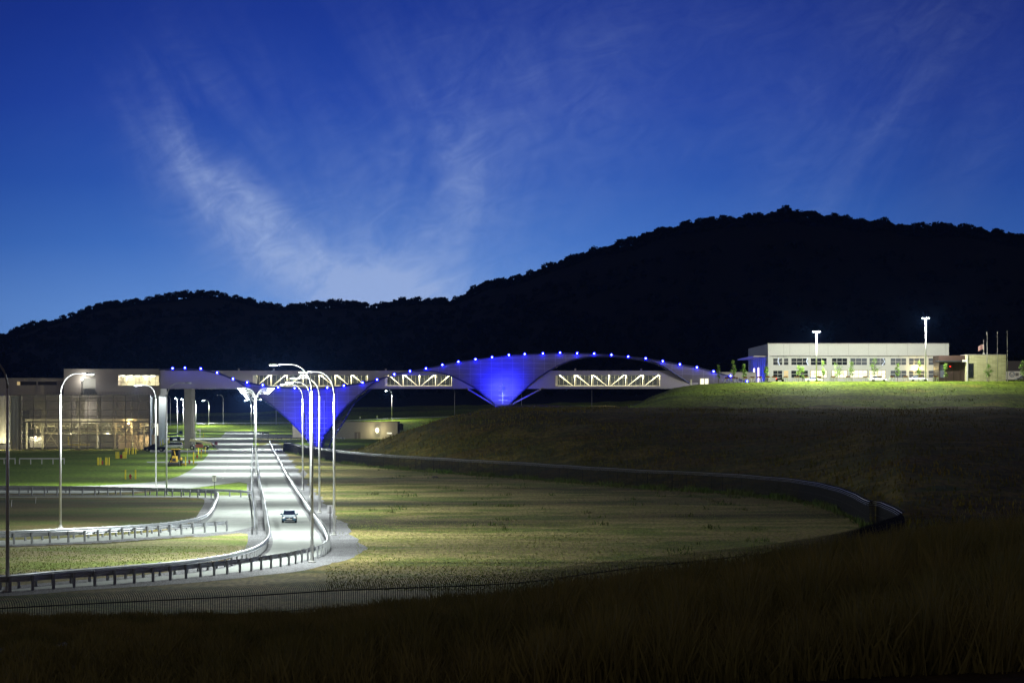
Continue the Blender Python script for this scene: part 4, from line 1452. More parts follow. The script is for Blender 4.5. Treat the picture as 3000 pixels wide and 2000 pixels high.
a = rng.normal(size=(len(allc), 3)); a /= np.linalg.norm(a, axis=1)[:, None]
b = rng.normal(size=(len(allc), 3)); b -= (a * b).sum(1)[:, None] * a; b /= np.linalg.norm(b, axis=1)[:, None]
s = (alls * rng.uniform(0.5, 1.3, len(allc)))[:, None]
V4 = np.stack([allc - a * s, allc - b * s * .8, allc + a * s, allc + b * s * .8], axis=1).reshape(-1, 3)
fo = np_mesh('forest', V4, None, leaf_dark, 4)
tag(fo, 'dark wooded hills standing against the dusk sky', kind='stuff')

# ------------------------------------------------------------------ grass
def blades(name, pts, hs, width, m, lean=0.25):
    n = len(pts)
    an = rng.uniform(0, math.pi, n)
    dx_ = np.stack([np.cos(an) * width, np.sin(an) * width, np.zeros(n)], 1) * rng.uniform(0.6, 1.4, n)[:, None]
    top = pts + np.stack([rng.normal(size=n) * lean * hs, rng.normal(size=n) * lean * hs, hs], 1)
    mid = pts * 0.5 + top * 0.5 + np.stack([rng.normal(size=n) * 0.04, rng.normal(size=n) * 0.04, 0.1 * hs], 1)
    V6 = np.stack([pts - dx_, pts + dx_, mid + dx_ * 0.7, mid - dx_ * 0.7], 1)
    V7 = np.stack([mid - dx_ * 0.7, mid + dx_ * 0.7, top + dx_ * 0.1, top - dx_ * 0.1], 1)
    return np_mesh(name, np.concatenate([V6, V7], 0).reshape(-1, 3), None, m, 4)


prof_cache = {}
def TPf(px, D):
    k = int(px // 10)
    if k not in prof_cache: prof_cache[k] = prof(k * 10 + 5)
    z = ip(D, prof_cache[k])
    return ((px - 1500.0) / F * D, D, z - 0.05)


pts, hs = [], []
N = 260000
for k in range(N):
    x = rng.uniform(-60, 3060)
    s = ip(x, SS)
    D = (24 + 84 * rng.random() ** 0.75) * s if k % 3 == 0 else 1 / (1 / 16.5 + rng.random() * (1 / (100.0 * s) - 1 / 16.5))
    clump = 0.5 + 0.5 * math.sin(x * 0.013 + D * 0.21) * math.sin(D * 0.33 - x * 0.02)
    p = TPf(x, D)
    pts.append(p)
    hh = ip(x, [(0, 0.30), (700, 0.36), (1300, 0.52), (2200, 0.62), (3000, 0.72)])
    hs.append(hh * (0.45 + 0.55 * clump) * rng.uniform(0.6, 1.25))
o = blades('tall_grass', np.array(pts), np.array(hs), 0.011, grass_tall, 0.22)
tag(o, 'dark tall dry grass on the bank in the foreground', kind='stuff')
HG = {False: ([], []), True: ([], [])}
for k in range(26000):   # grass along the mid hill and right slopes
    x = rng.uniform(1020, 3060)
    f = ip(x, FEN + [(3000, 212), (3700, 220)]) + 4
    D = f + (640 - f) * rng.random() ** 1.2
    if D > 600 and x < 1900: D = f + rng.uniform(5, 120)
    q = HG[x > 1840 and D > 545]; q[0].append(TPf(x, D)); q[1].append(rng.uniform(0.15, 0.6) * (0.35 if D > 592 else 1))
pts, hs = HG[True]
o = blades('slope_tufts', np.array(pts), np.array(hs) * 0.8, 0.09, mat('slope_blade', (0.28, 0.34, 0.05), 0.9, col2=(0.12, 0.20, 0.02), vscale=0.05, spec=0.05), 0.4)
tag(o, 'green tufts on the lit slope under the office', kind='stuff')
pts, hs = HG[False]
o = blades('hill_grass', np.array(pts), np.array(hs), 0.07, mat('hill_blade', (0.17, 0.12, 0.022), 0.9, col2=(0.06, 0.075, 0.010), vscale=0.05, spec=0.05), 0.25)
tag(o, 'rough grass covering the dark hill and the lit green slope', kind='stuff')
pts, hs = [], []
for k in range(9000):    # weeds along the foot of the far fence
    x = rng.uniform(835, 2600)
    D = ip(x, FEN) - abs(rng.normal()) * 4.5 - 0.4
    pts.append(((x - 1500) / F * D, D, -0.02)); hs.append(rng.uniform(0.15, 0.8) * (1 if math.sin(x * 0.05) > -0.3 else 0.5))
for k in range(70):     # isolated taller tufts in the meadow
    x = rng.uniform(1050, 2300); D = rng.uniform(0.55, 0.96) * ip(x, FEN)
    for q in range(int(rng.uniform(5, 26))):
        pts.append(((x - 1500) / F * D + rng.normal() * 0.5, D + rng.normal() * 1.0, -0.02)); hs.append(rng.uniform(0.1, 0.45))
o = blades('weeds', np.array(pts), np.array(hs), 0.05, weed_m, 0.3)
tag(o, 'green weeds and tufts along the fence and in the meadow', kind='stuff')
pts, hs = [], []
for k in range(60000):   # short meadow turf for grain near the road
    x = rng.uniform(955, 2500)
    y = rng.uniform(1400, 1730); D = HC * F / (y - HY)
    if D > ip(x, FEN) - 3: continue
    if x < 1050 and y < 1660 and rng.random() > (x - 955) / 95 * 0.8: continue
    if x < 1040 and 1575 < y < 1650: continue
    if rng.random() > (y - 1380) / 300: continue
    pts.append(((x - 1500) / F * D, D, 0.0)); hs.append(rng.uniform(0.03, 0.11))
for k in range(9000):
    x = rng.uniform(-20, 740); y = rng.uniform(1600, 1700)
    if y > 1700 - x * 0.12 or y < 1610 - x * 0.06 or (x > 640 and y > 1625): continue
    p = G(x, y); pts.append((p.x, p.y, 0.0)); hs.append(rng.uniform(0.04, 0.12))
o = blades('turf', np.array(pts), np.array(hs), 0.035, mat('turf_blade', (0.30, 0.29, 0.11), 0.9, col2=(0.16, 0.22, 0.04), vscale=0.12, spec=0.05), 0.5)
tag(o, 'short stubbly turf on the meadow and the dry island', kind='stuff')

# ------------------------------------------------------------------ factory on the left
FD = 634.0
FU = empty('factory_building', W(330, 1160, 652), 'large grey panelled factory block with a bright upper window', 'building')
def fbx(root, px0, px1, py0, py1, D, d0, d1, m, name):
    return facade_box(root, px0, px1, py0, py1, D, d0, d1, m, name)


fbx(FU, 187, 237, 1081, 1160, 652, 0, 12, clad, 'wall')
fbx(FU, 280, 345, 1081, 1160, 652, 0, 12, clad, 'wall')
fbx(FU, 345, 467, 1081, 1098, 652, 0, 12, clad, 'wall')
fbx(FU, 345, 467, 1130, 1160, 652, 0, 12, clad, 'wall')
fbx(FU, 467, 470.5, 1083, 1155, 652, 0.01, 11.5, clad, 'wall')
fbx(FU, 237, 280, 1081, 1108, 652, 0.02, 3.0, clad, 'wall')
fbx(FU, 237, 280, 1108, 1160, 652, 3.0, 5.0, white_clad, 'recess')
fbx(FU, 187, 468, 1080, 1082.5, 652, -0.25, 12.2, clad_lo, 'parapet')
# bright room behind the window
fbx(FU, 346, 466, 1098.5, 1129.5, 652, 6.0, 6.2, mat('room_wall', (0.75, 0.72, 0.6), 0.6), 'room_wall')
fbx(FU, 346, 466, 1129.2, 1130.0, 652, 0.5, 6.0, mat('room_floor', (0.5, 0.5, 0.45), 0.5), 'room_floor')
add_window(FU, 345, 467, 1098, 1130, 652, mat('clear_pane', (0.9, 0.9, 0.9), 0.1), 4, 1, white_clad)
FU.children[-1].children[0].hide_render = False
pane = FU.children[-1].children[0]
gm = bpy.data.materials.new('clear_glass'); gm.use_nodes = True
t_ = gm.node_tree; t_.nodes.clear(); n_ = NT(t_)
tr_ = n_.node('ShaderNodeBsdfTransparent'); gs = n_.node('ShaderNodeBsdfGlossy'); gs.inputs['Roughness'].default_value = 0.05
mx = n_.node('ShaderNodeMixShader'); mx.inputs[0].default_value = 0.08
t_.links.new(tr_.outputs[0], mx.inputs[1]); t_.links.new(gs.outputs[0], mx.inputs[2])
ou = n_.node('ShaderNodeOutputMaterial'); t_.links.new(mx.outputs[0], ou.inputs[0])
pane.data.materials.clear(); pane.data.materials.append(gm)
rm = MB()
for x in (356, 372, 398, 410, 425, 440, 456):
    a = W(x, 1129, 655) - FU.location; b = W(x, 1101, 655) - FU.location
    rm.bar(a, b, 0.16)
for y in (1103, 1110, 1120):
    rm.bar(W(350, y, 656) - FU.location, W(464, y, 656) - FU.location, 0.09)
rm.build('room_rack', mat('rack_grey', (0.35, 0.34, 0.28), 0.6), FU)
for x in (375, 430):
    point_light('room_light', W(x, 1104, 654.5) - FU.location, 700, (1.0, 0.93, 0.62), 0.3, FU)
st = MB()
for k in range(5):
    st.bar(W(352 + 22 * k, 1101.0, 655.5) - FU.location, W(366 + 22 * k, 1101.0, 655.5) - FU.location, 0.15, 0.3)
st.build('room_tube', mat('room_tube', (1, 1, .9), emit=(1, 0.97, 0.8), estr=8), FU)
# stair recess
sr = MB()
l0 = FU.location
sr.box(*(v for v in ((W(240, 0, 652) - l0).x, (W(272, 0, 652) - l0).x, -2.0, 2.9, (W(0, 1139, 652) - l0).z, (W(0, 1137.6, 652) - l0).z)))
for k in range(8):
    p = W(272 + 2.4 * k, 1139 + 2.1 * k, 652) - l0
    sr.box(p.x, p.x + 0.3, -2.0, -0.6, p.z - 0.05, p.z)
sr.bar(W(271, 1139, 650) - l0, W(291, 1157, 650) - l0, 0.12)
for y in (1131, 1134.5):
    sr.bar(W(240, y, 650) - l0, W(271, y, 650) - l0, 0.06)
    sr.bar(W(271, y, 650) - l0, W(291, y + 17, 650) - l0, 0.06)
for x in range(240, 272, 6):
    sr.bar(W(x, 1131, 650) - l0, W(x, 1139, 650) - l0, 0.05)
sr.build('staircase', mat('stair_grey', (0.5, 0.5, 0.48), 0.5), FU)
point_light('stair_light', W(243, 1112, 650.5) - l0, 520, (1.0, 0.97, 0.80), 0.2, FU)
MB().box(*(v for v in ((W(238, 0, 652) - l0).x, (W(241, 0, 652) - l0).x, 0.6, 1.0, (W(0, 1113, 652) - l0).z, (W(0, 1110, 652) - l0).z))).build('wall_lamp', lens_m, FU)

FL = empty('factory_wing', W(90, 1160, 656), 'lower grey factory wing with two dark slot windows', 'building')
fbx(FL, -160, 186.5, 1108, 1200, 656, 0, 36, clad, 'wall')
fbx(FL, -160, 186.5, 1106.8, 1108.5, 656, -0.2, 36.1, clad_lo, 'parapet')
add_window(FL, 48, 108, 1116, 1129, 656, glass_d, 1, 1, clad_lo, 0.04)
add_window(FL, 110, 168, 1116, 1129, 656, glass_d, 1, 1, clad_lo, 0.04)
fbx(FL, 50, 59, 1117.5, 1127.5, 656, -0.07, -0.05, tan_m, 'lit_blind')

# corrugated lit wall at the very left
ribm = bpy.data.materials.new('ribbed_metal'); ribm.use_nodes = True
t_ = ribm.node_tree; n_ = NT(t_); b_ = t_.nodes['Principled BSDF']
b_.inputs['Roughness'].default_value = 0.45; b_.inputs['Metallic'].default_value = 0.3
tcn = n_.node('ShaderNodeTexCoord'); wvn = n_.node('ShaderNodeTexWave'); wvn.inputs['Scale'].default_value = 0.9
t_.links.new(tcn.outputs['Object'], wvn.inputs[0])
t_.links.new(n_.ramp(wvn.outputs[0], [(0.1, (0.36, 0.36, 0.33)), (0.6, (0.55, 0.55, 0.50))]), b_.inputs['Base Color'])
bn = n_.node('ShaderNodeBump'); bn.inputs['Distance'].default_value = 0.2; t_.links.new(wvn.outputs[0], bn.inputs['Height']); t_.links.new(bn.outputs[0], b_.inputs['Normal'])
LB = empty('ribbed_hall', W(0, 1318, 640), 'ribbed metal hall lit from below at the far left edge', 'building')
fbx(LB, -160, 28, 1158, 1298, 640, 0, 14, ribm, 'wall')
fbx(LB, -160, 30, 1298, 1320, 640, 1.5, 12, dark_metal, 'loading_dock')
point_light('dock_light', W(4, 1290, 636) - LB.location, 3200, (1.0, 0.90, 0.55), 0.3, LB)

# screened pipe yard
PY = empty('pipe_yard', W(240, 1317, FD), 'fenced utility yard of pipes and columns behind a tall mesh screen', 'building')
o_ = PY.location
colm = cream
fbx(PY, 30, 62, 1160, 1317, FD, 0.6, 1.4, ribm, 'ribbed_wall')
fbx(PY, 62, 437, 1157, 1312, FD, 17, 17.3, mat('yard_back', (0.16, 0.15, 0.12), 0.8, var=0.2, vscale=0.4), 'back_wall')
fbx(PY, 330, 436, 1274, 1316, FD, 9, 10.5, mat('yard_tan', (0.36, 0.27, 0.18), 0.8, var=0.15), 'block_wall')
louv = mat('louvre', (0.09, 0.085, 0.085), 0.6)
for x0, x1 in ((71, 105), (121, 163), (170, 208), (235, 272), (283, 328), (334, 372), (380, 425)):
    lv = MB()
    for k in range(12):
        y = 1168 + k * 4.9 if x0 > 100 else 1196 + k * 2.9
        a = W(x0, y + (4.3 if x0 > 100 else 2.5), FD) - o_; b2 = W(x1, y, FD) - o_
        lv.box(a.x, b2.x, 6.5 + 0.1 * (k % 2), 7.4, a.z, b2.z)
    lv.build('louvre_panel', louv, PY)
for x in (67, 113, 162, 221, 274, 327, 377, 413):
    fbx(PY, x - 2.5, x + 2.5, 1238, 1314, FD, 5.0, 5.7, colm, 'column')
fbx(PY, 62, 437, 1227, 1233, FD, 4.9, 5.8, colm, 'beam')
fbx(PY, 62, 437, 1157, 1163, FD, 6.0, 16, mat('yard_roof', (0.12, 0.12, 0.12), 0.8), 'roof')
pp = MB()
for y, r, x0, x1, dd in ((1268, 0.28, 116, 390, 7.0), (1246, 0.5, 75, 436, 11), (1255, 0.16, 75, 436, 6.5), (1262, 0.14, 200, 430, 6.2), (1240, 0.2, 75, 436, 7)):
    pp.tube([W(x0, y, FD) - o_ + Vector((0, dd, 0)), W(x1, y, FD) - o_ + Vector((0, dd, 0))], r, 10)
for k in range(26):
    x = 78 + 14 * k + random.uniform(-3, 3)
    pp.tube([W(x, 1241, FD) - o_ + Vector((0, 6.6, 0)), W(x, random.uniform(1250, 1272), FD) - o_ + Vector((0, 6.6, 0))], random.uniform(0.08, 0.3), 8)
    if k % 2: pp.ball(W(x + 3, 1250, FD) - o_ + Vector((0, 6.3, 0)), 0.42, None, None, 8, 6)
pp.build('pipework', mat('pipe_cream', (0.6, 0.57, 0.42), 0.4, 0.3), PY)
xb = MB()
for (xa, xc, ya, yc) in ((118, 158, 1247, 1308), (336, 368, 1254, 1292)):
    xb.bar(W(xa, ya, FD) - o_ + Vector((0, 5.3, 0)), W(xc, yc, FD) - o_ + Vector((0, 5.3, 0)), 0.22)
    xb.bar(W(xa, yc, FD) - o_ + Vector((0, 5.0, 0)), W(xc, ya, FD) - o_ + Vector((0, 5.0, 0)), 0.22)
xb.bar(W(330, 1312, FD) - o_ + Vector((0, 4.6, 0)), W(372, 1272, FD) - o_ + Vector((0, 4.6, 0)), 0.25)
xb.bar(W(124, 1291, FD) - o_ + Vector((0, 4.6, 0)), W(154, 1291, FD) - o_ + Vector((0, 4.6, 0)), 0.28)
xb.build('cross_brace', colm, PY)
yp = MB().tube([W(194, 1279, FD) - o_ + Vector((0, 3, 0)), W(194, 1302, FD) - o_ + Vector((0, 3, 0)), W(196, 1303, FD) - o_ + Vector((0, 3, 0)), W(257, 1303, FD) - o_ + Vector((0, 3, 0))], 0.14, 8)
yp.build('gas_pipe', yellow, PY)
fbx(PY, 75, 111, 1279, 1311, FD, 5.4, 6.4, white_clad, 'equipment_hut')
fbx(PY, 89, 99, 1284, 1310, FD, 5.3, 5.39, mat('hut_door', (0.5, 0.5, 0.42), 0.5), 'door')
for (x, y, pw, colr, dd) in ((94, 1281, 330, (1.0, 0.90, 0.60), 4.6), (369, 1240, 520, (1.0, 0.70, 0.32), 4.2), (300, 1290, 420, (1.0, 0.94, 0.72), 7.5), (190, 1292, 420, (1.0, 0.94, 0.72), 7.5), (410, 1286, 320, (1.0, 0.86, 0.5), 7.0), (240, 1195, 900, (1.0, 0.90, 0.68), 3.5), (140, 1290, 260, (1, 0.86, .5), 8)):
    q = W(x, y, FD) - o_ + Vector((0, dd, 0))
    point_light('yard_light', q, pw * 1.9, colr, 0.15, PY)
    if pw in (330, 520):
        MB().ball(q + Vector((0, 0.25, 0)), 0.2, None, None, 8, 6).build('yard_lamp', mat('yard_lamp', (1, .8, .5), emit=(1, 0.75, 0.4), estr=25), PY)
# mesh screen
scr = bpy.data.materials.new('mesh_screen'); scr.use_nodes = True
t_ = scr.node_tree; t_.nodes.clear(); n_ = NT(t_)
df = n_.node('ShaderNodeBsdfDiffuse'); df.inputs[0].default_value = (0.48, 0.45, 0.42, 1)
tr_ = n_.node('ShaderNodeBsdfTransparent'); mx = n_.node('ShaderNodeMixShader'); mx.inputs[0].default_value = 0.30
t_.links.new(tr_.outputs[0], mx.inputs[1]); t_.links.new(df.outputs[0], mx.inputs[2])
ou = n_.node('ShaderNodeOutputMaterial'); t_.links.new(mx.outputs[0], ou.inputs[0])
fbx(PY, 62, 437, 1156, 1316, FD, -0.02, 0.0, scr, 'mesh_screen')
gr = MB()
for x in (62, 99, 135, 172, 209, 234, 258, 296, 332, 368, 405, 437):
    a = W(x - 0.8, 1316, FD) - o_; b2 = W(x + 0.8, 1156, FD) - o_
    gr.box(a.x, b2.x, -0.16, -0.03, a.z, b2.z)
for y in (1156, 1174, 1200, 1218, 1236, 1255, 1274, 1294, 1315):
    a = W(62, y + 0.6, FD) - o_; b2 = W(437, y - 0.5, FD) - o_
    gr.box(a.x, b2.x, -0.19, -0.165, a.z, b2.z)
gr.build('screen_frame', mat('frame_grey', (0.20, 0.185, 0.165), 0.6), PY)
rl = MB()
a = W(120, 1149, FD) - o_; b2 = W(440, 1149, FD) - o_
rl.box(a.x, b2.x, 0.5, 0.56, a.z - 0.05, a.z)
for x in range(120, 441, 9):
    q = W(x, 1149, FD) - o_
    rl.box(q.x - 0.03, q.x + 0.03, 0.5, 0.56, (W(0, 1157, FD) - o_).z, q.z - 0.05)
rl.build('roof_railing', dark_metal, PY)
# silver side wall, going back
sv = MB()
q0 = W(440, 1317, FD) - o_; tz = (W(0, 1157, FD) - o_).z
q1 = Vector(((490 - 1500) / F * 770, 770, 0)) - o_
sv.quad((q0.x, 0, -0.1), (q1.x, q1.y, -0.1), (q1.x, q1.y, tz), (q0.x, 0, tz))
sv.quad((q0.x, 0, tz), (q1.x, q1.y, tz), (q1.x - 6, q1.y, tz), (q0.x - 6, 0, tz))
o = sv.build('silver_wall', mat('silver_rib', (0.15, 0.19, 0.27), 0.4, 0.2, var=0.12, vscale=0.4), PY)
fbx(PY, 437, 440, 1155, 1317, FD, -0.3, 0.3, colm if False else conc_m, 'corner_post')
fbx(PY, 470, 473, 1240, 1274, 640, -0.2, 0.0, lit_m, 'lit_slot')

# low white building behind the arch
LW = empty('low_building', G(1000, 1285), 'low flat-roofed pale building behind the arch leg with an amber lamp', 'building')
DL = LW.location.y
fbx(LW, 892, 1165, 1236, 1287, DL, 0, 18, white_clad, 'wall')
fbx(LW, 851, 890, 1244, 1286, DL, 8, 18, clad, 'side_wing')
fbx(LW, 891, 1166, 1234.8, 1236.2, DL, -0.2, 18.2, clad_lo, 'roof_edge')
fbx(LW, 1039, 1056, 1265, 1287, DL, -0.06, 0, clad_lo, 'door_frame')
fbx(LW, 1046.5, 1048.5, 1268, 1286, DL, -0.1, -0.061, white_clad, 'door_leaf')
fbx(LW, 1167, 1177, 1241, 1260, DL, 2, 12, dark_metal, 'annex')
q = W(1105, 1260, DL - 1.5) - LW.location
point_light('wall_light', q + Vector((0, -0.6, 0)), 700, (1.0, 0.80, 0.38), 0.25, LW)
MB().ball(q, 0.5, 0.3, 0.8, 10, 6).build('wall_lamp', mat('amber_wall', (1, .8, .5), emit=(1, 0.86, 0.5), estr=9), LW)
fbx(LW, 1133, 1148, 1267, 1270, DL, -0.1, 0, lit_m, 'vent_light')

# ------------------------------------------------------------------ vehicles
def ring(y, hb, ht, zb, zs, zt):
    """car body cross-section at station y: half widths at sill and shoulder"""
    return [(-hb * 0.86, y, zb), (hb * 0.86, y, zb), (hb, y, zb + (zs - zb) * 0.35), (hb * 0.99, y, zs), (ht, y, zt), (-ht, y, zt), (-hb * 0.99, y, zs), (-hb, y, zb + (zs - zb) * 0.35)]


def wheel(root, x, y, r, wd):
    w_ = MB().tube([(x - wd / 2, y, r), (x + wd / 2, y, r)], r, 16)
    o = w_.build('wheel', black_m, root)
    MB().tube([(x - wd / 2 - 0.015, y, r), (x + wd / 2 + 0.015, y, r)], r * 0.58, 12).build('rim', chrome, o)
    return o


def car(loc, rz, label, L_=3.9, Wd=1.62, H_=1.30, paint=None, glass=None, lights_on=False, group=None):
    """nose towards -y"""
    root = empty('car', loc, label, 'car', group, rz)
    k = L_ / 4.4; h = H_ / 1.45; hw = Wd / 2
    body = MB()
    st_ = [(-2.20, .72, .60, .32, .50, .56), (-2.12, .90, .76, .22, .58, .70), (-1.7, .98, .84, .20, .66, .84), (-1.0, 1.0, .86, .18, .74, .96), (-.6, 1.0, .88, .18, .80, .99), (1.2, 1.0, .88, .18, .82, 1.0), (1.8, .99, .86, .20, .82, 1.0), (2.12, .94, .80, .26, .76, .96), (2.2, .86, .72, .34, .70, .88)]
    body.loft([ring(y * k, hb * hw, ht * hw, zb * h, zs * h, zt * h) for y, hb, ht, zb, zs, zt in st_])
    b_o = body.build('body', paint, root, smooth=False)
    gh = MB()
    gs_ = [(-1.02, .84, .97), (-.35, .70, 1.40), (.0, .70, 1.44), (.9, .70, 1.43), (1.75, .74, 1.02)]
    prev = []
    rings = []
    for y, hh, zt in gs_:
        lo = .86 if y not in (-.35, .0, .9) else .84
        rings.append([(-lo * hw, y * k, .94 * h), (lo * hw, y * k, .94 * h), (hh * hw, y * k, zt * h), (-hh * hw, y * k, zt * h)])
    gh.loft(rings).build('window', glass or glass_d, root)
    rf = MB().loft([[(-.69 * hw, y * k, z * h), (.69 * hw, y * k, z * h), (.66 * hw, y * k, (z + .035) * h), (-.66 * hw, y * k, (z + .035) * h)] for y, z in ((-.36, 1.405), (0.0, 1.445), (.92, 1.435), (1.1, 1.36))])
    rf.build('roof', paint, root)
    for sx in (-1, 1):
        MB().bar((sx * .84 * hw, -1.04 * k, .96 * h), (sx * .70 * hw, -.36 * k, 1.41 * h), 0.06).build('pillar', paint, root)
        for yy in (-1.38, 1.36):
            wheel(root, sx * hw * 0.90, yy * k, 0.33 * h, 0.2)
        MB().ball((sx * hw * 1.10, -.75 * k, 1.02 * h), 0.10, 0.07, 0.08, 8, 6).build('mirror', paint, root)
        hl = MB().ball((sx * hw * .72, -2.06 * k, .62 * h), .17, .10, .075, 10, 6)
        hl.build('headlight', mat('headlight', (0.9, 0.9, 0.85), 0.15, emit=(1, 0.97, 0.85), estr=0.5), root)
        MB().ball((sx * hw * .80, 2.14 * k, .78 * h), .12, .05, .08, 8, 6).build('tail_light', mat('tail_light', (0.5, 0.02, 0.02), 0.3), root)
    gr_ = MB().box(-.50 * hw, .50 * hw, -2.235 * k, -2.10 * k, .50 * h, .66 * h)
    gr_.build('grille', dark_metal, root)
    MB().box(-.62 * hw, .62 * hw, -2.23 * k, -2.10 * k, .25 * h, .37 * h).build('air_intake', black_m, root)
    MB().box(-.92 * hw, .92 * hw, -2.252 * k, -2.06 * k, .385 * h, .475 * h).build('bumper', paint, root)
    MB().tube([(0, -2.27 * k, .58 * h), (0, -2.20 * k, .58 * h)], 0.07, 12).build('round_badge', chrome, root)
    MB().box(-.26, .26, -2.27 * k, -2.255 * k, .39 * h, .47 * h).build('number_plate', sign_white, root)
    return root


blue_paint = mat('pale_blue_paint', (0.06, 0.13, 0.20), 0.55, 0.0, spec=0.25)
white_paint = mat('white_paint', (0.75, 0.76, 0.78), 0.3)
cglass = mat('car_glass', (0.02, 0.03, 0.07), 0.08, spec=1.0)
cp = G(843, 1532)
car(cp + Vector((0, 1.7, 0.04)), math.radians(5), 'pale blue hatchback driving towards the camera on the concrete road', 3.5, 1.36, 1.12, blue_paint, cglass)
car(TP(2572, 622), math.radians(90), 'white car parked before the right lit window', 4.4, 1.8, 1.4, white_paint, cglass, group='cars parked on the hilltop')
car(TP(2690, 620), math.radians(90), 'white car parked beside the tallest parking lamp', 4.6, 1.8, 1.45, white_paint, cglass, group='cars parked on the hilltop')
car(TP(2384, 622), math.radians(90), 'white car half hidden by the crest at the shorter parking lamp', 4.4, 1.8, 1.2, white_paint, cglass, group='cars parked on the hilltop')
car(TP(3000, 618), math.radians(-90), 'grey car cut by the right edge', 4.4, 1.8, 1.5, mat('grey_paint', (0.2, 0.2, 0.2), 0.3, 0.4), cglass, group='cars parked on the hilltop')
# motorcycle with a red tail light
MC = empty('motorcycle', TP(2284, 608), 'dark motorcycle with a glowing red tail light on the crest', 'motorcycle')
MB().loft([[(-0.7, -0.12, 0.5), (-0.7, 0.12, 0.5), (-0.7, 0.12, 0.75), (-0.7, -0.12, 0.75)], [(0, -0.16, 0.4), (0, 0.16, 0.4), (0, 0.16, 0.9), (0, -0.16, 0.9)], [(0.6, -0.1, 0.5), (0.6, 0.1, 0.5), (0.6, 0.1, 1.0), (0.6, -0.1, 1.0)]]).build('body', black_m, MC)
MB().bar((0.55, 0, 0.95), (0.75, 0, 0.32), 0.07).build('fork', chrome, MC)
MB().bar((0.5, -0.3, 1.08), (0.5, 0.3, 1.08), 0.05).build('handlebar', chrome, MC)
for x in (-0.68, 0.74):
    MB().tube([(x, -0.06, 0.31), (x, 0.06, 0.31)], 0.31, 14).build('wheel', black_m, MC)
MB().ball((-0.75, 0, 0.72), 0.12, None, None, 8, 6).build('tail_light', mat('red_glow', (1, 0, 0)), MC)


def pickup(loc, rz, label):
    root = empty('pickup_truck', loc, label, 'pickup truck', None, rz)
    nv = mat('navy_paint', (0.012, 0.016, 0.035), 0.25, 0.3)
    hw = 0.95
    st_ = [(-2.65, .9, .8, .45, .75, .95), (-2.55, 1, .9, .35, .85, 1.08), (-1.35, 1, .92, .35, .95, 1.16), (-1.3, 1, .92, .35, .95, 1.16), (.55, 1, .92, .35, .95, 1.14), (.6, 1, .96, .38, .95, 1.12), (2.55, 1, .96, .42, .95, 1.12), (2.65, .95, .92, .48, .95, 1.10)]
    MB().loft([ring(y, hb * hw, ht * hw, zb, zs, zt) for y, hb, ht, zb, zs, zt in st_]).build('body', nv, root)
    MB().loft([[(-.86, y, 1.1), (.86, y, 1.1), (hh, y, zt), (-hh, y, zt)] for y, hh, zt in ((-1.35, .84, 1.14), (-.65, .72, 1.72), (.35, .72, 1.76), (.62, .78, 1.16))]).build('cab_glass', glass_d, root)
    MB().box(-.72, .72, -.65, .38, 1.74, 1.82).build('roof', nv, root)
    MB().box(-.80, .80, .75, 2.5, 1.10, 1.13).build('bed', black_m, root)
    MB().box(-.8, .8, 2.65, 2.78, .45, .62).build('bumper', chrome, root)
    for sx in (-1, 1):
        for yy in (-1.75, 1.65): wheel(root, sx * .88, yy, .42, .26)
        MB().box(sx * .75 - .15, sx * .75 + .15, -2.68, -2.6, .75, .92).build('headlight', sign_white, root)
    return root


def van(loc, rz, label):
    root = empty('van', loc, label, 'van', None, rz)
    sp = mat('silver_paint', (0.42, 0.43, 0.42), 0.3, 0.5)
    hw = 0.98
    st_ = [(-2.5, .85, .7, .4, .7, .9), (-2.35, .98, .84, .28, .8, 1.02), (-1.6, 1, .9, .26, .9, 1.12), (-1.5, 1, .9, .26, .9, 1.14), (2.3, 1, .94, .28, .95, 1.16), (2.45, .97, .9, .34, .95, 1.14)]
    MB().loft([ring(y, hb * hw, ht * hw, zb, zs, zt) for y, hb, ht, zb, zs, zt in st_]).build('body', sp, root)
    MB().loft([[(-.9, y, 1.12), (.9, y, 1.12), (hh, y, zt), (-hh, y, zt)] for y, hh, zt in ((-1.6, .88, 1.15), (-.7, .78, 1.68), (2.1, .78, 1.70), (2.42, .84, 1.16))]).build('window', glass_d, root)
    MB().box(-.78, .78, -.72, 2.14, 1.70, 1.80).build('roof', sp, root)
    for sx in (-1, 1):
        for yy in (-1.6, 1.5): wheel(root, sx * .9, yy, .36, .24)
        MB().box(sx * .86 - .06, sx * .86 + .06, 2.40, 2.47, .95, 1.4).build('tail_light', mat('tail_light', (.5, .02, .02)), root)
    return root


pickup(G(454, 1322), math.radians(-90), 'dark navy pickup parked in front of the silver wall')
van(G(508, 1315) , math.radians(-88), 'silver van parked just behind the navy pickup')

# telescopic handler
TH = empty('telehandler', G(593, 1317), 'cream-boomed telescopic lift with big black wheels beside the road', 'telehandler')
cb = mat('lift_cream', (0.85, 0.82, 0.50), 0.5); pk = mat('lift_red', (0.55, 0.18, 0.12), 0.5)
for x in (-2.5, 1.0):
    for y in (-0.95, 0.95):
        o = MB().tube([(x, y - .2, .58), (x, y + .2, .58)], .58, 18).build('wheel', black_m, TH)
        MB().tube([(x, y - .22, .58), (x, y + .22, .58)], .26, 12).build('rim', sign_white, o)
MB().box(-2.9, 1.5, -.5, .5, .5, 1.0).build('chassis', mat('lift_grey', (0.4, 0.4, 0.4), 0.6), TH)
MB().box(-1.75, .25, -1.0, -.51, .62, 1.45).build('engine_cover', pk, TH)
MB().box(-1.7, -.2, .51, 1.0, .8, 2.1).build('cab', glass_d, TH)
MB().bar((-3.1, -0.4, 2.55), (2.3, -0.4, 1.62), .62, .6).build('boom', cb, TH)
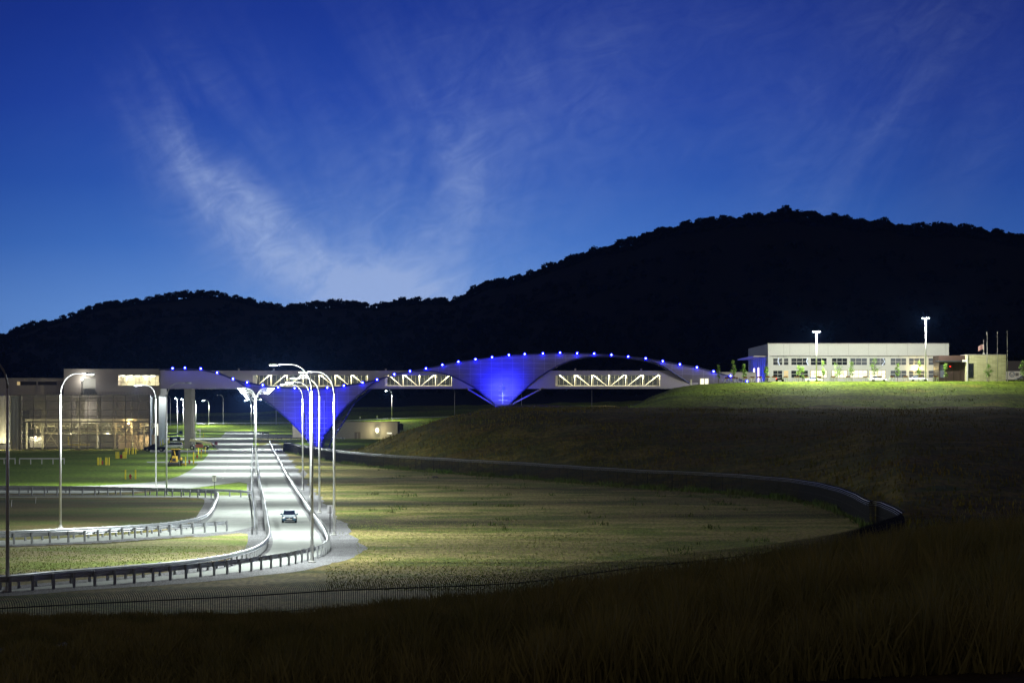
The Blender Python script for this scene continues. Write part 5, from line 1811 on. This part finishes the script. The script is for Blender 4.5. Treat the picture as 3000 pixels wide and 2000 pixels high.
MB().bar((-2.5, 0, 1.0), (-2.7, 0, 2.2), .4, .5).build('boom_mount', mat('lift_grey', (0.4, 0.4, 0.4)), TH)
MB().bar((2.25, 0, 1.75), (2.9, 0, .85), .28, .4).build('boom_head', pk, TH)
MB().box(2.75, 2.95, -.6, .6, .25, 1.1).box(2.95, 4.0, -.55, -.42, .25, .33).box(2.95, 4.0, .42, .55, .25, .33).build('fork', black_m, TH)
MB().box(3.2, 3.85, -.35, .35, 1.25, 2.1).build('work_light_box', mat('lift_dark_red', (0.12, 0.02, 0.03), 0.5), TH)
MB().bar((2.7, 0, 1.2), (3.2, 0, 1.6), .12).build('bracket', black_m, TH)

# backhoe loader, seen from the front
BH = empty('backhoe_loader', G(510, 1366), 'yellow backhoe loader facing the camera with a wide dark bucket', 'backhoe')
yl = mat('machine_yellow', (0.50, 0.33, 0.04), 0.5)
MB().loft([[(-1.12, -1.0 - .15, 0.15), (1.12, -1.15, 0.15), (1.12, -0.6, 0.1), (-1.12, -0.6, .1)], [(-1.12, -1.2, .55), (1.12, -1.2, .55), (1.12, -.55, .55), (-1.12, -.55, .55)], [(-1.12, -1.0, .82), (1.12, -1.0, .82), (1.12, -.5, .82), (-1.12, -.5, .82)]]).build('bucket', mat('bucket_steel', (0.022, 0.019, 0.017), .7), BH)
for s in (-1, 1):
    MB().bar((s * .62, -.7, .6), (s * .55, .8, 1.35), .16).build('loader_arm', yl, BH)
    o = MB().tube([(s * .85 - .17, .4, .45), (s * .85 + .17, .4, .45)], .45, 16).build('wheel', black_m, BH)
    o = MB().tube([(s * .92 - .22, 2.9, .75), (s * .92 + .22, 2.9, .75)], .75, 18).build('wheel', black_m, BH)
MB().loft([[(-.42, 0.0, .75), (.42, 0.0, .75), (.38, 0.0, 1.75), (-.38, 0.0, 1.75)], [(-.45, 1.6, .75), (.45, 1.6, .75), (.42, 1.6, 1.95), (-.42, 1.6, 1.95)]]).build('hood', yl, BH)
MB().box(-.30, .30, -.03, -.005, .95, 1.55).build('grille', dark_metal, BH)
for s in (-1, 1):
    for y in (1.7, 3.1):
        MB().bar((s * .68, y, 1.2), (s * .66, y, 3.1), .15).build('cab_post', dark_metal, BH)
MB().box(-.78, .78, 1.5, 3.3, 3.1, 3.22).build('cab_roof', yl, BH)
MB().box(-.62, .62, 2.0, 3.2, 1.2, 3.08).build('cab_glass', glass_d, BH)
MB().box(-.3, .3, 2.5, 2.9, 1.4, 2.2).build('seat', black_m, BH)
MB().bar((-.25, 1.85, 2.95), (0.0, 1.8, 1.9), .16).build('dipper_arm', yl, BH)
MB().ball((.98, 2.2, 1.35), .24, .3, .34, 8, 6).build('fuel_tank', yl, BH)
MB().bar((1.0, 2.4, .45), (2.0, 1.2, .2), .3, .2).build('stabiliser', yl, BH)

# blue scissor platform behind the van
BPf = empty('boom_lift', G(512, 1290), 'dark blue boom lift parked beyond the van', 'boom lift')
bm2 = mat('lift_blue', (0.03, 0.07, 0.20), 0.5)
MB().box(-1.6, 1.8, -.8, .8, .5, 1.3).build('chassis', bm2, BPf)
MB().bar((-1.9, 0, 1.6), (2.0, 0, 2.4), .4, .4).build('boom', bm2, BPf)
MB().box(1.6, 2.6, -.5, .5, 2.2, 3.1).build('basket', bm2, BPf)
for x in (-1.2, 1.3):
    for y in (-.8, .8): MB().tube([(x, y - .15, .45), (x, y + .15, .45)], .45, 14).build('wheel', black_m, BPf)

# ------------------------------------------------------------------ bollards, hydrants, posts
def bollard_proto(h=1.45):
    root = empty('bollard', (0, 0, 0), '', 'bollard', 'yellow bollards on the lawn')
    MB().tube([(0, 0, -.1), (0, 0, h - .06)], .12, 10).build('shaft', yellow, root)
    MB().ball((0, 0, h - .06), .12, None, .08, 10, 6).build('cap', yellow, root)
    return root


zz = lambda x, y: (x * 0.3189, 1000 + y * 0.3189)
bolls = []
for x in (897, 907, 925, 970, 982, 1002): bolls.append((x, 1135, 'in the left cluster on the lawn'))
for x in (1065, 1078, 1090, 1130, 1143, 1156): bolls.append((x, 1075, 'in the middle cluster on the lawn'))
for x in (1151, 1165, 1187, 1213, 1225, 1247): bolls.append((x, 1034, 'in the far cluster near the yard'))
for x in (1152, 1245): bolls.append((x, 1265, 'of the pair guarding the nearest hydrant'))
for x, y in ((1705, 1130), (1778, 1124), (1779, 1078), (1848, 1068), (1822, 1035), (1885, 1025)): bolls.append((x, y, 'in the line beside the wide road, right of the backhoe'))
for x, y in ((1472, 958), (1496, 946), (1552, 930), (1570, 905), (1727, 962), (1662, 962), (1676, 962), (1870, 880)): bolls.append((x, y, 'among those round the vehicles and the column'))
bpt = None
cnt = {}
for x, y, w_ in bolls:
    k = cnt.get(w_, 0); cnt[w_] = k + 1
    lb = 'yellow bollard, %s %s' % (ORD[k] + ' from the left' if 'line' not in w_ and 'among' not in w_ else ORD[k], w_)
    loc = G(*zz(x, y))
    if bpt is None:
        bpt = bollard_proto(); bpt.location = loc; bpt['label'] = lb
    else:
        dup(bpt, loc, 0, lb)


def hydrant_proto():
    root = empty('fire_hydrant', (0, 0, 0), '', 'hydrant', 'red hydrants on the lawn')
    MB().tube([(0, 0, -.05), (0, 0, .08), (0, 0, .09), (0, 0, .62)], [.2, .2, .13, .13], 10).build('barrel', red_m, root)
    MB().ball((0, 0, .64), .16, None, .14, 10, 6).build('bonnet', red_m, root)
    MB().tube([(-.24, 0, .42), (.24, 0, .42)], .07, 8).build('nozzle', red_m, root)
    return root


hp = None
for x, y, lb in ((1197, 1262, 'red hydrant nearest, between two yellow bollards'), (940, 1130, 'dark red hydrant inside the left bollard cluster'), (1108, 1072, 'dark red hydrant inside the middle bollard cluster'), (1740, 1122, 'red hydrant just right of the backhoe'), (1811, 1070, 'red hydrant in the roadside bollard line, middle'), (1851, 1020, 'red hydrant in the roadside bollard line, farthest'), (1118, 1072, 'second dark red valve in the middle bollard cluster')):
    loc = G(*zz(x, y))
    if hp is None:
        hp = hydrant_proto(); hp.location = loc; hp['label'] = lb
    else:
        dup(hp, loc, 0, lb)
for (x, y, yt, lb) in ((1723, 1110, 985, 'thin grey marker post right of the backhoe'), (1790, 1035, 920, 'thin grey marker post before the telehandler'), (330, 1540 - 0, 0, None)):
    if lb is None: continue
    p = G(*zz(x, y)); h = (y - yt) * 0.3189 / F * p.y
    r_ = empty('marker_post', p, lb, 'post')
    MB().tube([(0, 0, 0), (0, 0, h)], .045, 6).build('shaft', galv, r_)
    MB().box(-.09, .09, -.06, .06, h - .12, h + .02).build('cap', galv, r_)
for (x, y, lb) in ((106, 1485, 'white stake leaning in the brown island, left'), (327, 1474, 'white stake leaning in the brown island beside the lamp')):
    x_ = {106: 33, 327: 104}[x]
    p = G(x_, y); r_ = empty('stake', p, lb, 'stake')
    MB().bar((0, 0, -.05), (.06, 0, .75), .05).build('shaft', white_clad, r_)
    MB().box(.03, .11, -.03, .03, .70, .78).build('cap', white_clad, r_)
# white pipe racks on the lawn
for x0, x1, n, lb in ((-20, 44, 3, 'white railing frame cut by the left edge'), (57, 188, 5, 'long white railing frame on the dark lawn')):
    p0 = G(x0, 1359); p1 = G(x1, 1359)
    r_ = empty('railing', p0, lb, 'railing', 'white railings on the lawn')
    wd = p1.x - p0.x
    tp = 18.0 / F * p0.y
    MB().box(0, wd, -.08, .08, tp - .22, tp).build('top_rail', white_clad, r_)
    MB().box(0, wd, .09, .95, tp - .16, tp - .05).build('mesh_panel', mat('rack_mesh', (.2, .2, .2), .7), r_)
    for k in range(n):
        xx = wd * k / (n - 1)
        MB().bar((xx, 0, -.05), (xx, 0, tp - .23), .16).build('leg', white_clad, r_)
# goal-like gantry sign far left
for x0, x1, y0, y1, lb in ((565, 573, 1266, 1282, 'small white portal frame beyond the column'), (578, 588, 1259, 1282, 'white T-shaped sign beyond the column')):
    p = G((x0 + x1) / 2, y1); s_ = p.y / F
    r_ = empty('portal_frame' if x0 == 565 else 'far_sign', p, lb, 'frame' if x0 == 565 else 'sign')
    h = (y1 - y0) * s_
    if x0 == 565:
        for q in (-4 * s_, 4 * s_): MB().bar((q, 0, 0), (q, 0, h), .16).build('leg', white_clad, r_)
        MB().box(-4 * s_, 4 * s_, -.1, .1, h, h + .25).build('top_bar', white_clad, r_)
    else:
        MB().bar((3 * s_, 0, 0), (3 * s_, 0, h), .2).build('post', white_clad, r_)
        MB().box(-5 * s_, 5 * s_, -.1, .1, h - .1, h + .3).build('panel', white_clad, r_)

# ------------------------------------------------------------------ signs
def text_mesh(txt, size, m, parent, loc, name='lettering'):
    cu = bpy.data.curves.new(name, 'FONT')
    cu.body = txt; cu.size = size; cu.align_x = 'CENTER'; cu.align_y = 'CENTER'; cu.extrude = 0.004; cu.offset = size * 0.02
    to = bpy.data.objects.new(name, cu); COL.objects.link(to)
    bpy.context.view_layer.update()
    me = bpy.data.meshes.new_from_object(to)
    bpy.data.objects.remove(to)
    me.materials.clear(); me.materials.append(m)
    o = bpy.data.objects.new(name, me); COL.objects.link(o)
    o.parent = parent; o.location = loc; o.rotation_euler = (math.radians(90), 0, 0)
    return o


SP = empty('speed_sign', G(628, 1442), 'white speed sign reading 5 at the ramp nose', 'sign')
s_ = SP.location.y / F
MB().bar((0, 0, -.1), (0, 0, 50 * s_), .075).build('post', dark_metal, SP)
a = (1442 - 1410) * s_; b2 = (1442 - 1391.5) * s_
MB().box(-5.8 * s_, 5.8 * s_, -.07, -.045, a, b2).build('panel', sign_white, SP)
bd = MB()
for q in ((-5.5, -5.1, 18.9 - 18.7, 18.2), (5.1, 5.5, .2, 18.2)): bd.box(q[0] * s_, q[1] * s_, -.078, -.071, a + .3 * s_, b2 - .3 * s_)
bd.box(-5.1 * s_, 5.1 * s_, -.078, -.071, a + .3 * s_, a + .65 * s_).box(-5.1 * s_, 5.1 * s_, -.078, -.071, b2 - .65 * s_, b2 - .3 * s_)
bd.build('border', sign_black, SP)
text_mesh('SPEED', 3.3 * s_, sign_black, SP, (0, -.075, b2 - 2.6 * s_))
text_mesh('LIMIT', 3.3 * s_, sign_black, SP, (0, -.075, b2 - 5.6 * s_))
text_mesh('5', 12.5 * s_, sign_black, SP, (0, -.075, a + 6.0 * s_))
DS = empty('diamond_sign', G(889, 1437), 'grey back of a diamond sign by the right guardrail', 'sign')
s_ = DS.location.y / F
MB().bar((0, 0, -.1), (0, 0, 60 * s_), .09).build('post', dark_metal, DS)
c = 50 * s_
MB().loft([[(-12 * s_, .05, c), (0, .05, c - 12.5 * s_), (12 * s_, .05, c), (0, .05, c + 12.5 * s_)], [(-12 * s_, .08, c), (0, .08, c - 12.5 * s_), (12 * s_, .08, c), (0, .08, c + 12.5 * s_)]]).build('panel', sign_back, DS)
RS = empty('road_sign', G(967, 1562), 'blank grey back of a rectangular sign beside the rightmost lamp', 'sign')
s_ = RS.location.y / F
MB().bar((0, 0, -.1), (0, 0, 80 * s_), .085).build('post', dark_metal, RS)
MB().box(-8.5 * s_, 7 * s_, .05, .08, 58 * s_, 83 * s_).build('panel', sign_back, RS)
for x, y0, y1, w2, lb in ((770, 1265, 1288, 2.6, 'small white sign left of the pair at the far rail'), (787, 1267, 1288, 2.0, 'small white sign right of the pair at the far rail')):
    r_ = empty('road_sign', G(x, y1), lb, 'sign', 'small far signs'); s_ = r_.location.y / F
    MB().bar((0, 0, 0), (0, 0, (y1 - y0) * s_), .06).build('post', dark_metal, r_)
    MB().box(-w2 * s_, w2 * s_, -.06, -.04, (y1 - y0 - 6) * s_, (y1 - y0) * s_).build('panel', sign_white, r_)
for x, lb in ((1055, 'tiny white sign on the raised road, left'), (1105, 'tiny white sign on the raised road, right')):
    r_ = empty('road_sign', TP(x, 1170), lb, 'sign', 'tiny signs on the raised road')
    MB().bar((0, 0, 0), (0, 0, 2.2), .08).build('post', galv, r_)
    MB().box(-.3, .3, -.07, -.05, 1.5, 2.3).build('panel', sign_white, r_)
# a pale boulder and a rag of litter in the meadow
bo = MB().ball((0, 0, .1), .55, .35, .22, 10, 7)
bo.v = [(x * random.uniform(.85, 1.1), y, z * random.uniform(.8, 1.1)) for x, y, z in bo.v]
tag(bo.build('boulder', conc_m, None, loc=G(1274, 1399)), 'pale flat boulder lying in the meadow', 'rock')
# ------------------------------------------------------------------ night air
hz = MB().box(-1700, 1700, -60, 3300, -6, 260).build('haze', None)
hm = bpy.data.materials.new('haze'); hm.use_nodes = True
t_ = hm.node_tree; t_.nodes.clear()
pv = t_.nodes.new('ShaderNodeVolumePrincipled')
pv.inputs['Color'].default_value = (0.16, 0.34, 1.0, 1)
pv.inputs['Density'].default_value = 0.00004
ou = t_.nodes.new('ShaderNodeOutputMaterial'); t_.links.new(pv.outputs[0], ou.inputs['Volume'])
hz.data.materials.append(hm)
tag(hz, 'thin bluish night haze around the lamps and hills', kind='stuff')
print('built', len(bpy.data.objects))
